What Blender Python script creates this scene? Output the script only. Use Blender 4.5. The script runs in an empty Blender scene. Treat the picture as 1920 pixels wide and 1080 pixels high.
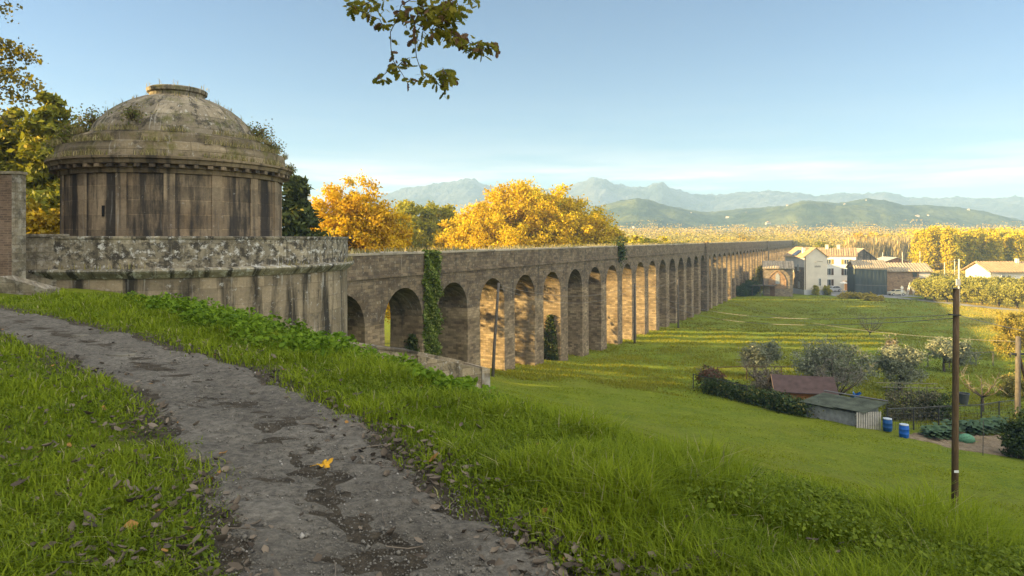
import bpy, math, random
import numpy as np
from mathutils import Vector, Matrix

# ------------------------------------------------------------------ camera, sky, sun
SC = bpy.context.scene
EYE = 14.2                      # eye height above the plain
F, CX, HY = 1280.0, 960.0, 447.0
cam_d = bpy.data.cameras.new("camera")
cam = bpy.data.objects.new("camera", cam_d)
SC.collection.objects.link(cam)
cam.location = (0, 0, EYE)
cam.rotation_euler = (math.radians(90), 0, 0)
cam_d.sensor_width = 36.0
cam_d.lens = 24.0
cam_d.shift_y = -93.0 / 1920.0
cam_d.clip_start = 0.05
cam_d.clip_end = 20000
SC.camera = cam

SUN_EL = math.radians(15.3)
TO_SUN = Vector((-1.0, -0.06, 0)).normalized()
TO_SUN = Vector((TO_SUN.x * math.cos(SUN_EL), TO_SUN.y * math.cos(SUN_EL), math.sin(SUN_EL)))
sun_d = bpy.data.lights.new("sun", 'SUN')
sun_d.energy = 5.0
sun_d.angle = math.radians(0.5)
sun_d.color = (1.0, 0.72, 0.3)
sun = bpy.data.objects.new("sun", sun_d)
SC.collection.objects.link(sun)
sun.rotation_euler = (-TO_SUN).to_track_quat('-Z', 'Y').to_euler()

world = bpy.data.worlds.new("World")
SC.world = world
world.use_nodes = True
wt = world.node_tree
wt.nodes.clear()
w_out = wt.nodes.new('ShaderNodeOutputWorld')
w_bg = wt.nodes.new('ShaderNodeBackground')
w_sky = wt.nodes.new('ShaderNodeTexSky')
w_sky.sky_type = 'NISHITA'
w_sky.sun_disc = False
w_sky.sun_elevation = SUN_EL
w_sky.sun_rotation = math.atan2(TO_SUN.x, TO_SUN.y)
w_sky.altitude = 50
w_sky.air_density = 1.0
w_sky.dust_density = 0.3
w_sky.ozone_density = 2.5
w_bg.inputs['Strength'].default_value = 0.05
# thin bands of cloud low over the mountains, by direction in the sky
w_tc = wt.nodes.new('ShaderNodeTexCoord')
w_map = wt.nodes.new('ShaderNodeMapping')
w_map.inputs['Scale'].default_value = (3.0, 3.0, 34.0)
w_n = wt.nodes.new('ShaderNodeTexNoise')
w_n.inputs['Scale'].default_value = 1.3
w_n.inputs['Detail'].default_value = 6
w_n.inputs['Roughness'].default_value = 0.55
w_r = wt.nodes.new('ShaderNodeMapRange')
w_r.inputs['From Min'].default_value = 0.4
w_r.inputs['From Max'].default_value = 0.6
w_sep = wt.nodes.new('ShaderNodeSeparateXYZ')
w_b = wt.nodes.new('ShaderNodeFloatCurve')
cv = w_b.mapping.curves[0]
cv.points[0].location = (0, 0.5)
cv.points[1].location = (1, 0)
for q in ((0.03, 0.55), (0.075, 0.8), (0.105, 0.35), (0.15, 0.05), (0.25, 0.0)):
    cv.points.new(*q)
w_b.mapping.update()
w_m = wt.nodes.new('ShaderNodeMath'); w_m.operation = 'MULTIPLY'
w_mix = wt.nodes.new('ShaderNodeMix'); w_mix.data_type = 'RGBA'
w_mix.inputs[7].default_value = (5.5, 4.6, 4.35, 1)
L = wt.links.new
L(w_tc.outputs['Generated'], w_map.inputs['Vector'])
L(w_map.outputs[0], w_n.inputs['Vector'])
L(w_n.outputs['Fac'], w_r.inputs['Value'])
L(w_tc.outputs['Generated'], w_sep.inputs[0])
L(w_sep.outputs['Z'], w_b.inputs['Value'])
L(w_r.outputs[0], w_m.inputs[0]); L(w_b.outputs[0], w_m.inputs[1])
L(w_m.outputs[0], w_mix.inputs[0])
w_tint = wt.nodes.new('ShaderNodeMix'); w_tint.data_type = 'RGBA'; w_tint.blend_type = 'MULTIPLY'
w_tint.inputs[0].default_value = 1.0; w_tint.inputs[7].default_value = (.515, .58, .665, 1)
L(w_sky.outputs[0], w_tint.inputs[6])
L(w_tint.outputs[2], w_mix.inputs[6])
# added unseen cloud glow overhead and behind the view, to brighten the shade
w_n2 = wt.nodes.new('ShaderNodeTexNoise'); w_n2.inputs['Scale'].default_value = 2.2; w_n2.inputs['Detail'].default_value = 5
L(w_tc.outputs['Generated'], w_n2.inputs['Vector'])
w_r2 = wt.nodes.new('ShaderNodeMapRange'); w_r2.inputs['From Min'].default_value = .45; w_r2.inputs['From Max'].default_value = .88
w_dot = wt.nodes.new('ShaderNodeVectorMath'); w_dot.operation = 'DOT_PRODUCT'; w_dot.inputs[1].default_value = (.4, -.45, .78)
L(w_tc.outputs['Generated'], w_dot.inputs[0]); L(w_dot.outputs['Value'], w_r2.inputs['Value'])
w_r3 = wt.nodes.new('ShaderNodeMapRange'); w_r3.inputs['From Min'].default_value = .25; w_r3.inputs['From Max'].default_value = .6
L(w_n2.outputs['Fac'], w_r3.inputs['Value'])
w_m2 = wt.nodes.new('ShaderNodeMath'); w_m2.operation = 'MULTIPLY'
L(w_r2.outputs[0], w_m2.inputs[0]); L(w_r3.outputs[0], w_m2.inputs[1])
w_mix2 = wt.nodes.new('ShaderNodeMix'); w_mix2.data_type = 'RGBA'
w_mix2.inputs[7].default_value = (15.6, 15.0, 13.4, 1)
L(w_m2.outputs[0], w_mix2.inputs[0]); L(w_mix.outputs[2], w_mix2.inputs[6])
L(w_mix2.outputs[2], w_bg.inputs['Color'])
L(w_bg.outputs[0], w_out.inputs['Surface'])

SC.view_settings.view_transform = 'Standard'
SC.view_settings.look = 'None'
SC.view_settings.exposure = 2.4
SC.view_settings.gamma = 1.0
SC.render.engine = 'CYCLES'
SC.cycles.max_bounces = 6
SC.cycles.diffuse_bounces = 3
SC.cycles.transmission_bounces = 3
SC.cycles.volume_bounces = 0
SC.cycles.transparent_max_bounces = 4

# ------------------------------------------------------------------ helpers
COL = SC.collection
rng = np.random.default_rng(7)
random.seed(7)

def P(px, py, z):
    """point that stands z metres ahead, read off the photograph's own perspective"""
    return Vector(((px - CX) / F * z, z, EYE + (HY - py) / F * z))

TAB = np.array([(-600, -0.6), (-60, -1.2), (-10, -1.5), (0.4, -1.56), (1.1, -1.64), (2.6, -1.67), (3.3, -1.62), (5.0, -1.98),
                (6.5, -2.65), (10, -4.15), (20, -7.4), (28.5, -10.05), (35.5, -10.95), (46, -12.1),
                (57, -12.75), (100, -13.9), (150, -14.15), (9000, -14.2)])
_tt = np.concatenate([np.arange(-80, 200, 0.1)])
_hh = np.interp(_tt, TAB[:, 0], TAB[:, 1])
_k = np.hanning(23); _k /= _k.sum()
_h1 = np.convolve(np.pad(_hh, 11, mode='edge'), _k, mode='valid')
_k2 = np.hanning(91); _k2 /= _k2.sum()
_h2 = np.convolve(np.pad(_hh, 45, mode='edge'), _k2, mode='valid')
_w = np.clip((_tt - 8) / 8, 0, 1)
_hs = _h1 * (1 - _w) + _h2 * _w

def T_of(x, y): return 0.774 * x + 0.634 * y
def S_of(x, y): return -0.634 * x + 0.774 * y

def wob(x, y):
    return (np.sin(x * 0.9 + 1.3 * np.sin(y * 0.7)) * np.cos(y * 1.1 + 0.8 * np.sin(x * 0.6)) * 0.5
            + 0.5 * np.sin(x * 0.33 + y * 0.41 + 1.7) * np.sin(y * 0.27 - x * 0.19))

def G(x, y):
    """height of the ground"""
    x = np.asarray(x, float); y = np.asarray(y, float)
    t = T_of(x, y)
    h = np.interp(t, _tt, _hs)
    amp = np.interp(t, [-50, 0, 1, 2.8, 3.6, 7, 20, 40, 60, 200], [.12, .04, .015, .015, .06, .09, .16, .16, .1, .06])
    far = np.clip((np.hypot(x, y) - 250) / 200, 0, 1)
    return EYE + h + amp * wob(x, y) * (1 - far)

def g(x, y): return float(G(x, y))

class MB:
    """collects faces for one mesh"""
    def __init__(s): s.v = []; s.f = []
    def add(s, vs, fs):
        o = len(s.v)
        s.v += [tuple(v) for v in vs]
        s.f += [tuple(i + o for i in f) for f in fs]
        return s
    def box(s, c, d, rz=0.0, tilt=None):
        x, y, z = d[0] / 2, d[1] / 2, d[2] / 2
        vs = [Vector((a * x, b * y, e * z)) for e in (-1, 1) for b in (-1, 1) for a in (-1, 1)]
        M = Matrix.Rotation(rz, 3, 'Z')
        if tilt is not None: M = M @ tilt
        vs = [M @ v + Vector(c) for v in vs]
        return s.add(vs, [(0, 2, 3, 1), (4, 5, 7, 6), (0, 1, 5, 4), (2, 6, 7, 3), (0, 4, 6, 2), (1, 3, 7, 5)])
    def span(s, x0, x1, y0, y1, z0, z1):
        return s.box(((x0 + x1) / 2, (y0 + y1) / 2, (z0 + z1) / 2), (x1 - x0, y1 - y0, z1 - z0))
    def tube(s, pts, rad, n=6, cap=True):
        pts = [Vector(p) for p in pts]
        if not hasattr(rad, '__len__'): rad = [rad] * len(pts)
        vs = []; fs = []
        for i, p in enumerate(pts):
            d = (pts[min(i + 1, len(pts) - 1)] - pts[max(i - 1, 0)])
            d = d.normalized() if d.length > 1e-9 else Vector((0, 0, 1))
            a = d.cross(Vector((0, 0, 1)) if abs(d.z) < .9 else Vector((1, 0, 0))).normalized()
            b = d.cross(a)
            for k in range(n):
                w = 2 * math.pi * k / n
                vs.append(p + (a * math.cos(w) + b * math.sin(w)) * rad[i])
        for i in range(len(pts) - 1):
            for k in range(n):
                k2 = (k + 1) % n
                fs.append((i * n + k, i * n + k2, (i + 1) * n + k2, (i + 1) * n + k))
        if cap:
            fs.append(tuple(range(n - 1, -1, -1)))
            m = (len(pts) - 1) * n
            fs.append(tuple(m + k for k in range(n)))
        return s.add(vs, fs)
    def lathe(s, prof, n=48, c=(0, 0, 0), jitter=0.0):
        vs = []; fs = []
        for i, (r, z) in enumerate(prof):
            for k in range(n):
                w = 2 * math.pi * k / n
                j = 1 + jitter * math.sin(k * 12.9898 + i * 78.233) * 0.5
                vs.append((c[0] + r * j * math.cos(w), c[1] + r * j * math.sin(w), c[2] + z))
        for i in range(len(prof) - 1):
            for k in range(n):
                k2 = (k + 1) % n
                fs.append((i * n + k, i * n + k2, (i + 1) * n + k2, (i + 1) * n + k))
        return s.add(vs, fs)
    def prism(s, poly, y0, y1):
        """outline in (x,z) extruded along y"""
        n = len(poly)
        vs = [(x, y0, z) for x, z in poly] + [(x, y1, z) for x, z in poly]
        fs = [tuple(range(n)), tuple(range(2 * n - 1, n - 1, -1))]
        fs += [(i, i + n, (i + 1) % n + n, (i + 1) % n) for i in range(n)]
        return s.add(vs, fs)
    def build(s, name, m, parent=None, smooth=False):
        me = bpy.data.meshes.new(name)
        me.from_pydata(s.v, [], s.f)
        me.validate()
        import bmesh
        bm = bmesh.new(); bm.from_mesh(me)
        bmesh.ops.recalc_face_normals(bm, faces=bm.faces)
        bm.to_mesh(me); bm.free()
        me.materials.append(m)
        if smooth: me.polygons.foreach_set('use_smooth', [True] * len(me.polygons))
        o = bpy.data.objects.new(name, me)
        COL.objects.link(o)
        if parent: o.parent = parent
        return o

def np_mesh(name, verts, faces, m, parent=None, attr=None, smooth=False):
    """one mesh from arrays: faces is (M,k)"""
    me = bpy.data.meshes.new(name)
    verts = np.ascontiguousarray(verts, dtype=np.float32); faces = np.ascontiguousarray(faces, dtype=np.int32)
    M, k = faces.shape
    me.vertices.add(len(verts)); me.vertices.foreach_set('co', verts.ravel())
    me.loops.add(M * k); me.loops.foreach_set('vertex_index', faces.ravel())
    me.polygons.add(M)
    me.polygons.foreach_set('loop_start', np.arange(0, M * k, k, dtype=np.int32))
    if smooth: me.polygons.foreach_set('use_smooth', np.ones(M, dtype=bool))
    if attr is not None:
        a = me.attributes.new('tone', 'FLOAT', 'FACE')
        a.data.foreach_set('value', np.ascontiguousarray(attr, dtype=np.float32))
    me.update(calc_edges=True)
    me.materials.append(m)
    o = bpy.data.objects.new(name, me)
    COL.objects.link(o)
    if parent: o.parent = parent
    return o

def tag(o, label=None, cat=None, group=None, kind=None):
    if label: o['label'] = label
    if cat: o['category'] = cat
    if group: o['group'] = group
    if kind: o['kind'] = kind
    return o

def thing(name, label, cat, loc=(0, 0, 0), rz=0.0, group=None):
    o = bpy.data.objects.new(name, None)
    o.empty_display_size = 0.5
    COL.objects.link(o)
    o.location = loc; o.rotation_euler = (0, 0, rz)
    return tag(o, label, cat, group)

def dup(root, loc, rz=0.0, label=None, group=None, scale=None):
    r = root.copy(); COL.objects.link(r)
    r.location = loc; r.rotation_euler = (0, 0, rz)
    if scale: r.scale = (scale,) * 3 if not hasattr(scale, '__len__') else scale
    if label: r['label'] = label
    if group: r['group'] = group
    for ch in list(root.children):
        c = ch.copy(); COL.objects.link(c); c.parent = r
        for gc in list(ch.children):
            d = gc.copy(); COL.objects.link(d); d.parent = c
    return r

# ------------------------------------------------------------------ materials
class NT:
    def __init__(s, name):
        s.m = bpy.data.materials.new(name); s.m.use_nodes = True
        s.t = s.m.node_tree; s.t.nodes.clear()
        s.out = s.n('ShaderNodeOutputMaterial')
        s.b = s.n('ShaderNodeBsdfPrincipled')
        s.b.inputs['Roughness'].default_value = 0.9
        s.b.inputs['Specular IOR Level'].default_value = 0.15
        s.l(s.b.outputs[0], s.out.inputs[0])
    def n(s, t, **kw):
        x = s.t.nodes.new(t)
        for k, v in kw.items(): setattr(x, k, v)
        return x
    def l(s, a, b): s.t.links.new(a, b)
    def val(s, x, sock):
        if isinstance(x, (int, float)): sock.default_value = x
        elif isinstance(x, tuple): sock.default_value = x if len(x) == 4 or sock.type == 'VECTOR' else x + (1,)
        else: s.l(x, sock)
    def mix(s, fac, a, b, blend='MIX'):
        x = s.n('ShaderNodeMix', data_type='RGBA', blend_type=blend)
        s.val(fac, x.inputs[0]); s.val(a, x.inputs[6]); s.val(b, x.inputs[7])
        return x.outputs[2]
    def math(s, op, a, b=0.0, clamp=False):
        x = s.n('ShaderNodeMath', operation=op, use_clamp=clamp)
        s.val(a, x.inputs[0]); s.val(b, x.inputs[1])
        return x.outputs[0]
    def noise(s, vec, scale, detail=5, rough=.55, dist=0.0):
        x = s.n('ShaderNodeTexNoise')
        if vec is not None: s.l(vec, x.inputs['Vector'])
        x.inputs['Scale'].default_value = scale; x.inputs['Detail'].default_value = detail
        x.inputs['Roughness'].default_value = rough; x.inputs['Distortion'].default_value = dist
        return x.outputs['Fac']
    def ramp(s, v, lo, hi):
        x = s.n('ShaderNodeMapRange')
        s.val(v, x.inputs['Value']); x.inputs['From Min'].default_value = lo; x.inputs['From Max'].default_value = hi
        return x.outputs[0]
    def mapping(s, vec, scale):
        x = s.n('ShaderNodeMapping'); s.l(vec, x.inputs['Vector']); x.inputs['Scale'].default_value = scale
        return x.outputs[0]
    def coord(s, which='Object'): return s.n('ShaderNodeTexCoord').outputs[which]
    def pos(s): return s.n('ShaderNodeNewGeometry').outputs['Position']
    def bump(s, h, strength=.4, dist=.05):
        x = s.n('ShaderNodeBump'); x.inputs['Strength'].default_value = strength; x.inputs['Distance'].default_value = dist
        s.l(h, x.inputs['Height']); s.l(x.outputs[0], s.b.inputs['Normal'])
    def col(s, c): s.val(c, s.b.inputs['Base Color']); return s.m

def plain(name, c, rough=.7, spec=.2, var=.15, scale=6.0, metal=0.0):
    q = NT(name); v = q.coord()
    a = tuple(x * (1 - var) for x in c); b = tuple(min(1, x * (1 + var)) for x in c)
    n = q.noise(v, scale, 4)
    q.b.inputs['Roughness'].default_value = rough; q.b.inputs['Specular IOR Level'].default_value = spec
    q.b.inputs['Metallic'].default_value = metal
    q.bump(n, .15, .02)
    return q.col(q.mix(q.ramp(n, .3, .7), a, b))

def stone(name, c1, c2, dark=(.02, .019, .017), pale=(.5, .49, .46), cyl=None, bw=1.1, bh=.5, streak=(.5, .62), streak_amt=.85,
          lichen=(.6, .68), lichen_amt=.7, blotch=(.55, .7), blotch_amt=.6, mortar=.6, off=.5, msize=.012, sx=2.2, moss=None, seed=0.0, ncs=1.0, brickvar=.35, panels=0):
    """weathered masonry: blocks, rain streaks, lichen"""
    q = NT(name)
    o = q.coord()
    sp = q.n('ShaderNodeSeparateXYZ'); q.l(o, sp.inputs[0])
    if cyl:
        u = q.math('MULTIPLY', q.math('ARCTAN2', sp.outputs[1], sp.outputs[0]), cyl)
    else:
        u = q.math('ADD', sp.outputs[0], q.math('MULTIPLY', sp.outputs[1], 1.0))
    u = q.math('ADD', u, seed)
    cb = q.n('ShaderNodeCombineXYZ'); q.l(u, cb.inputs[0]); q.l(sp.outputs[2], cb.inputs[1])
    uv = cb.outputs[0]
    n1 = q.noise(uv, .55 * ncs, 6, .6)
    base = q.mix(q.ramp(n1, .35, .65), c1, c2)
    br = q.n('ShaderNodeTexBrick'); q.l(uv, br.inputs['Vector'])
    br.offset = off
    br.inputs['Color1'].default_value = (1 - brickvar, 1 - brickvar, 1 - brickvar, 1); br.inputs['Color2'].default_value = (1.12, 1.1, 1.06, 1)
    br.inputs['Mortar'].default_value = (mortar, mortar * .97, mortar * .92, 1)
    br.inputs['Scale'].default_value = 1; br.inputs['Mortar Size'].default_value = msize; br.inputs['Mortar Smooth'].default_value = .4
    br.inputs['Brick Width'].default_value = bw; br.inputs['Row Height'].default_value = bh
    base = q.mix(1.0, base, br.outputs['Color'], 'MULTIPLY')
    fine = q.noise(uv, 9, 8, .7)
    base = q.mix(.55, base, q.mix(q.ramp(fine, .3, .7), (.55, .55, .55), (1.25, 1.22, 1.18)), 'MULTIPLY')
    # blotches of dark growth
    n2 = q.noise(uv, 1.6 * ncs, 8, .68)
    base = q.mix(q.math('MULTIPLY', q.ramp(n2, *blotch), blotch_amt), base, dark)
    # rain streaks
    st = q.noise(q.mapping(uv, (sx, .16, 1)), 1.0, 7, .62, .25)
    base = q.mix(q.math('MULTIPLY', q.ramp(st, *streak), streak_amt), base, dark)
    if panels:                        # black growth fills the panels between the pilasters
        hb = q.noise(q.mapping(uv, (.85, .035, 1)), 1.0, 4, .6, .15)
        vb = q.noise(q.mapping(uv, (2.4, .5, 1)), 1.4, 7, .68)
        wv = q.math('ADD', hb, q.math('MULTIPLY', q.math('SUBTRACT', vb, .5), .42))
        base = q.mix(q.math('MULTIPLY', q.ramp(wv, .455, .585), .9), base, dark)
    # pale runs of lime
    st2 = q.noise(q.mapping(uv, (sx * 3.1, .35, 1)), 1.0, 5, .6, .2)
    base = q.mix(q.math('MULTIPLY', q.ramp(st2, .62, .72), lichen_amt * .7), base, pale)
    li = q.noise(uv, 4.2, 9, .74)
    base = q.mix(q.math('MULTIPLY', q.ramp(li, *lichen), lichen_amt), base, pale)
    if moss:
        mo = q.noise(o, 1.3, 7, .7)
        base = q.mix(q.math('MULTIPLY', q.ramp(mo, .5, .64), moss[3]), base, moss[:3])
    hgt = q.math('ADD', q.math('MULTIPLY', fine, .6), q.math('MULTIPLY', br.outputs['Fac'], -.8))
    q.bump(hgt, .55, .05)
    return q.col(base)

def leafmat(name, c1, c2, c3=None, trans=.35, thr=.8):
    """leaves: tone differs leaf by leaf"""
    q = NT(name)
    a = q.n('ShaderNodeAttribute', attribute_name='tone')
    c = q.mix(a.outputs['Fac'], c1, c2)
    if c3: c = q.mix(q.math('GREATER_THAN', a.outputs['Fac'], thr), c, c3)
    q.b.inputs['Roughness'].default_value = .65
    q.col(c)
    tr = q.n('ShaderNodeBsdfTranslucent'); q.l(c, tr.inputs['Color'])
    ms = q.n('ShaderNodeMixShader'); ms.inputs[0].default_value = trans
    q.l(q.b.outputs[0], ms.inputs[1]); q.l(tr.outputs[0], ms.inputs[2]); q.l(ms.outputs[0], q.out.inputs[0])
    return q.m

def barkmat(name, c):
    q = NT(name); v = q.coord()
    n = q.noise(q.mapping(v, (6, 6, 1.2)), 2, 6, .7)
    q.bump(n, .6, .03)
    return q.col(q.mix(q.ramp(n, .3, .7), tuple(x * .45 for x in c), c))

BARK = barkmat('bark', (.11, .085, .06))
BARK_PALE = barkmat('bark pale', (.26, .23, .18))
WOOD_GREY = barkmat('weathered wood', (.15, .13, .11))
WOOD_POLE = barkmat('pole wood', (.155, .1, .055))
IRON = plain('painted iron', (.045, .045, .04), .6, .3)
WIRE = plain('cable', (.18, .17, .16), .5, .4)

# ------------------------------------------------------------------ the ground
def ground_material():
    q = NT('meadow grass'); p = q.pos()
    n1 = q.noise(p, .05, 6, .6); n2 = q.noise(p, .55, 7, .65); n3 = q.noise(p, 6.0, 8, .75)
    n4 = q.noise(q.mapping(p, (.7, 1.6, 1)), .9, 5, .6)
    c = q.mix(q.ramp(n2, .3, .7), (.105, .15, .006), (.18, .21, .01))
    c = q.mix(q.math('MULTIPLY', q.ramp(n1, .45, .7), .6), c, (.18, .17, .02))
    c = q.mix(q.math('MULTIPLY', q.ramp(n4, .55, .78), .4), c, (.19, .17, .045))
    c = q.mix(.8, c, q.mix(q.ramp(n3, .3, .7), (.45, .47, .4), (1.45, 1.42, 1.3)), 'MULTIPLY')
    gd = q.n('ShaderNodeAttribute', attribute_name='sunlit_tint').outputs['Fac']
    c = q.mix(q.ramp(q.math('ADD', gd, q.math('MULTIPLY', n2, .5)), .55, .95), c, q.mix(q.ramp(n3, .3, .7), (.26, .2, .025), (.42, .32, .05)))  # sunlit gold mixed into the ground colour beyond the aqueduct's shadow
    wr = q.n('ShaderNodeAttribute', attribute_name='wear').outputs['Fac']
    n5 = q.noise(p, 3.5, 6, .7)
    c = q.mix(q.ramp(q.math('ADD', wr, q.math('MULTIPLY', n5, .9)), .75, 1.05), c, q.mix(q.ramp(n3, .35, .65), (.04, .032, .022), (.13, .105, .075)))
    h = q.math('ADD', n3, q.math('MULTIPLY', n2, .7))
    q.bump(h, .9, .14)
    return q.col(c)

def grow(a, first, ratio, lim):
    out = [a]; st = first
    while out[-1] < lim:
        out.append(out[-1] + st); st *= ratio
    return out
xs = np.array(sorted(set([-v for v in grow(0, .16, 1.033, 1150)] + grow(0, .16, 1.033, 2250))))
ys = np.array(sorted(set([-v for v in grow(0, .6, 1.12, 240)][1:] + grow(0, .16, 1.03, 2500))))
XX, YY = np.meshgrid(xs, ys)
ZZ = G(XX, YY)
near = np.exp(-(np.hypot(XX, YY) / 14) ** 2)
ZZ = ZZ + near * rng.normal(0, .008, ZZ.shape)
nx, ny = len(xs), len(ys)
ii = np.arange(nx * ny).reshape(ny, nx)
quads = np.stack([ii[:-1, :-1], ii[:-1, 1:], ii[1:, 1:], ii[1:, :-1]], -1).reshape(-1, 4)
def path_dist(x, y):
    """signed clearance from the path's edge"""
    s = S_of(x, y); t = T_of(x, y)
    ps = np.array([-6, 0, 3, 6, 8.5, 12, 16, 22, 28.]); pt = np.array([1.5, 1.46, 1.66, 2.15, 2.2, 1.75, 1.05, -.4, -2.6])
    return np.abs(t - np.interp(s, ps, pt)) - .65
GRASS_M = ground_material()
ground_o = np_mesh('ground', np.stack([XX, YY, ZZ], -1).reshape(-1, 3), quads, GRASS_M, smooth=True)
wear = np.clip(1 - path_dist(XX, YY) / .75, 0, 1) * (np.hypot(XX, YY) < 40)
wa = ground_o.data.attributes.new('wear', 'FLOAT', 'POINT'); wa.data.foreach_set('value', wear.reshape(-1).astype(np.float32))
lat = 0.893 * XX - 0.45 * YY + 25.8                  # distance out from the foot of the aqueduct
sun_tint = np.clip((lat - 33) / 22, 0, 1) * np.clip((YY - 78) / 25, 0, 1)  # where the field's sunlit look is put into the colour
wa = ground_o.data.attributes.new('sunlit_tint', 'FLOAT', 'POINT'); wa.data.foreach_set('value', sun_tint.reshape(-1).astype(np.float32))
tag(ground_o, 'grassy hillside running down to the wide flat meadow', 'ground', kind='structure')
def ST(s, t): return (0.774 * t - 0.634 * s, 0.634 * t + 0.774 * s)

def ribbon(name, m, label, cat, pts, halfw, lift=.012, step=.18, across=9, edge=None):
    """a strip laid on the ground along a line of points"""
    pts = np.array(pts, float)
    d = np.r_[0, np.cumsum(np.hypot(*np.diff(pts, axis=0).T))]
    q = np.arange(0, d[-1], step)
    cx = np.interp(q, d, pts[:, 0]); cy = np.interp(q, d, pts[:, 1])
    kk = np.ones(9) / 9
    cx[4:-4] = np.convolve(cx, kk, 'valid'); cy[4:-4] = np.convolve(cy, kk, 'valid')
    tx, ty = np.gradient(cx), np.gradient(cy); ln = np.hypot(tx, ty); tx /= ln; ty /= ln
    w = np.linspace(-1, 1, across)
    hw = np.full(len(q), halfw) if edge is None else halfw + edge(q)
    X = cx[:, None] - ty[:, None] * w * hw[:, None]; Y = cy[:, None] + tx[:, None] * w * hw[:, None]
    Z = G(X, Y) + lift
    if across > 9: Z += np.random.default_rng(5).normal(0, .006, Z.shape) + .012 * np.sin(X * 7 + 2 * np.sin(Y * 5)) * np.cos(Y * 8 + X * 3) - .03 * (1 - np.abs(w)[None, :]) ** 1.0 + .012
    if across > 5: Z[:, [0, -1]] -= lift * 2.5
    k = np.arange(X.size).reshape(X.shape)
    f = np.stack([k[:-1, :-1], k[:-1, 1:], k[1:, 1:], k[1:, :-1]], -1).reshape(-1, 4)
    return tag(np_mesh(name, np.stack([X, Y, Z], -1).reshape(-1, 3), f, m, smooth=True), label, cat, kind='structure')

def path_material():
    q = NT('gritty path earth'); p = q.pos()
    n1 = q.noise(p, .8, 6, .6); n2 = q.noise(p, 14, 8, .75); n3 = q.noise(p, 60, 4, .7)
    c = q.mix(q.ramp(n1, .35, .65), (.115, .103, .087), (.18, .163, .139))
    n6 = q.noise(p, 2.6, 8, .72)
    c = q.mix(q.math('MULTIPLY', q.ramp(n6, .5, .7), .4), c, (.08, .068, .052))
    c = q.mix(.95, c, q.mix(q.ramp(n2, .32, .68), (.4, .4, .4), (1.6, 1.57, 1.5)), 'MULTIPLY')
    vo = q.n('ShaderNodeTexVoronoi'); q.l(p, vo.inputs['Vector']); vo.inputs['Scale'].default_value = 38
    st = q.math('LESS_THAN', vo.outputs['Distance'], .22)
    c = q.mix(q.math('MULTIPLY', st, .4), c, (.24, .22, .19))
    q.bump(q.math('ADD', q.math('MULTIPLY', n2, 1.0), q.math('ADD', q.math('MULTIPLY', st, .25), q.math('MULTIPLY', n3, .5))), .9, .035)
    return q.col(c)
PATH_M = path_material()
path_pts = [ST(-6, 1.5), ST(0, 1.46), ST(3, 1.66), ST(6, 2.15), ST(8.5, 2.2), ST(12, 1.75), ST(16, 1.05), ST(22, -0.4), ST(28, -2.6)]
ribbon('path', PATH_M, 'trodden earth footpath strewn with grit and dead leaves', 'path', path_pts, .68,
       lift=.018, step=.08, across=19, edge=lambda q: .08 * np.sin(q * 1.7) + .05 * np.sin(q * 4.3 + 1) + .035 * np.sin(q * 11.7) + .03 * np.sin(q * 23.1 + 2))
ROAD_M = plain('pale road gravel', (.26, .25, .23), .9, .1, .2, .6)
road_pts = [(66, 181), (78, 171.5), (86, 169), (92, 163.5), (95, 152), (97, 143), (100, 132), (106, 118), (113, 100)]
ribbon('road', ROAD_M, 'narrow pale lane leading from the farmhouses towards the right', 'road', road_pts, 1.7, lift=.03, step=.8, across=5)
yard = MB()
yx = np.linspace(79, 99, 12); yy = np.linspace(164.8, 186, 10)
for j in range(9):
    for i in range(11):
        a, b = (yx[i], yx[i + 1]), (yy[j], yy[j + 1])
        yard.add([(a[0], b[0], g(a[0], b[0]) + .045), (a[1], b[0], g(a[1], b[0]) + .045), (a[1], b[1], g(a[1], b[1]) + .045), (a[0], b[1], g(a[0], b[1]) + .045)], [(0, 1, 2, 3)])
tag(yard.build('yard', plain('yard asphalt', (.2, .2, .2), .9, .1, .15, .5)), 'grey farmyard paving in front of the white farmhouse', 'yard', kind='structure')

def soil_material():
    q = NT('dug soil'); p = q.pos()
    n = q.noise(p, 2.2, 8, .75)
    q.bump(n, 1.0, .2)
    return q.col(q.mix(q.ramp(n, .3, .7), (.14, .1, .06), (.32, .25, .165)))
sx_, sy_ = np.meshgrid(np.linspace(-1, 1, 50), np.linspace(-1, 1, 40))
rr = 1 + .12 * np.sin(3 * np.arctan2(sy_, sx_)) + .06 * np.sin(7 * np.arctan2(sy_, sx_))
px_ = 29.3 + 5.6 * sx_ * np.sqrt(np.clip(1 - sy_ ** 2 / 2, 0, 1)) * rr; py_ = 40.2 + 2.9 * sy_ * np.sqrt(np.clip(1 - sx_ ** 2 / 2, 0, 1)) * rr
pz_ = G(px_, py_) + .05 + .04 * np.sin(py_ * 9) + rng.normal(0, .025, px_.shape)
pz_[0] -= .2; pz_[-1] -= .2; pz_[:, 0] -= .2; pz_[:, -1] -= .2
k = np.arange(px_.size).reshape(px_.shape)
tag(np_mesh('soil', np.stack([px_, py_, pz_], -1).reshape(-1, 3), np.stack([k[:-1, :-1], k[:-1, 1:], k[1:, 1:], k[1:, :-1]], -1).reshape(-1, 4), soil_material(), smooth=False),
    'bare brown dug soil of the vegetable plot', 'soil', kind='structure')

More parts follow.
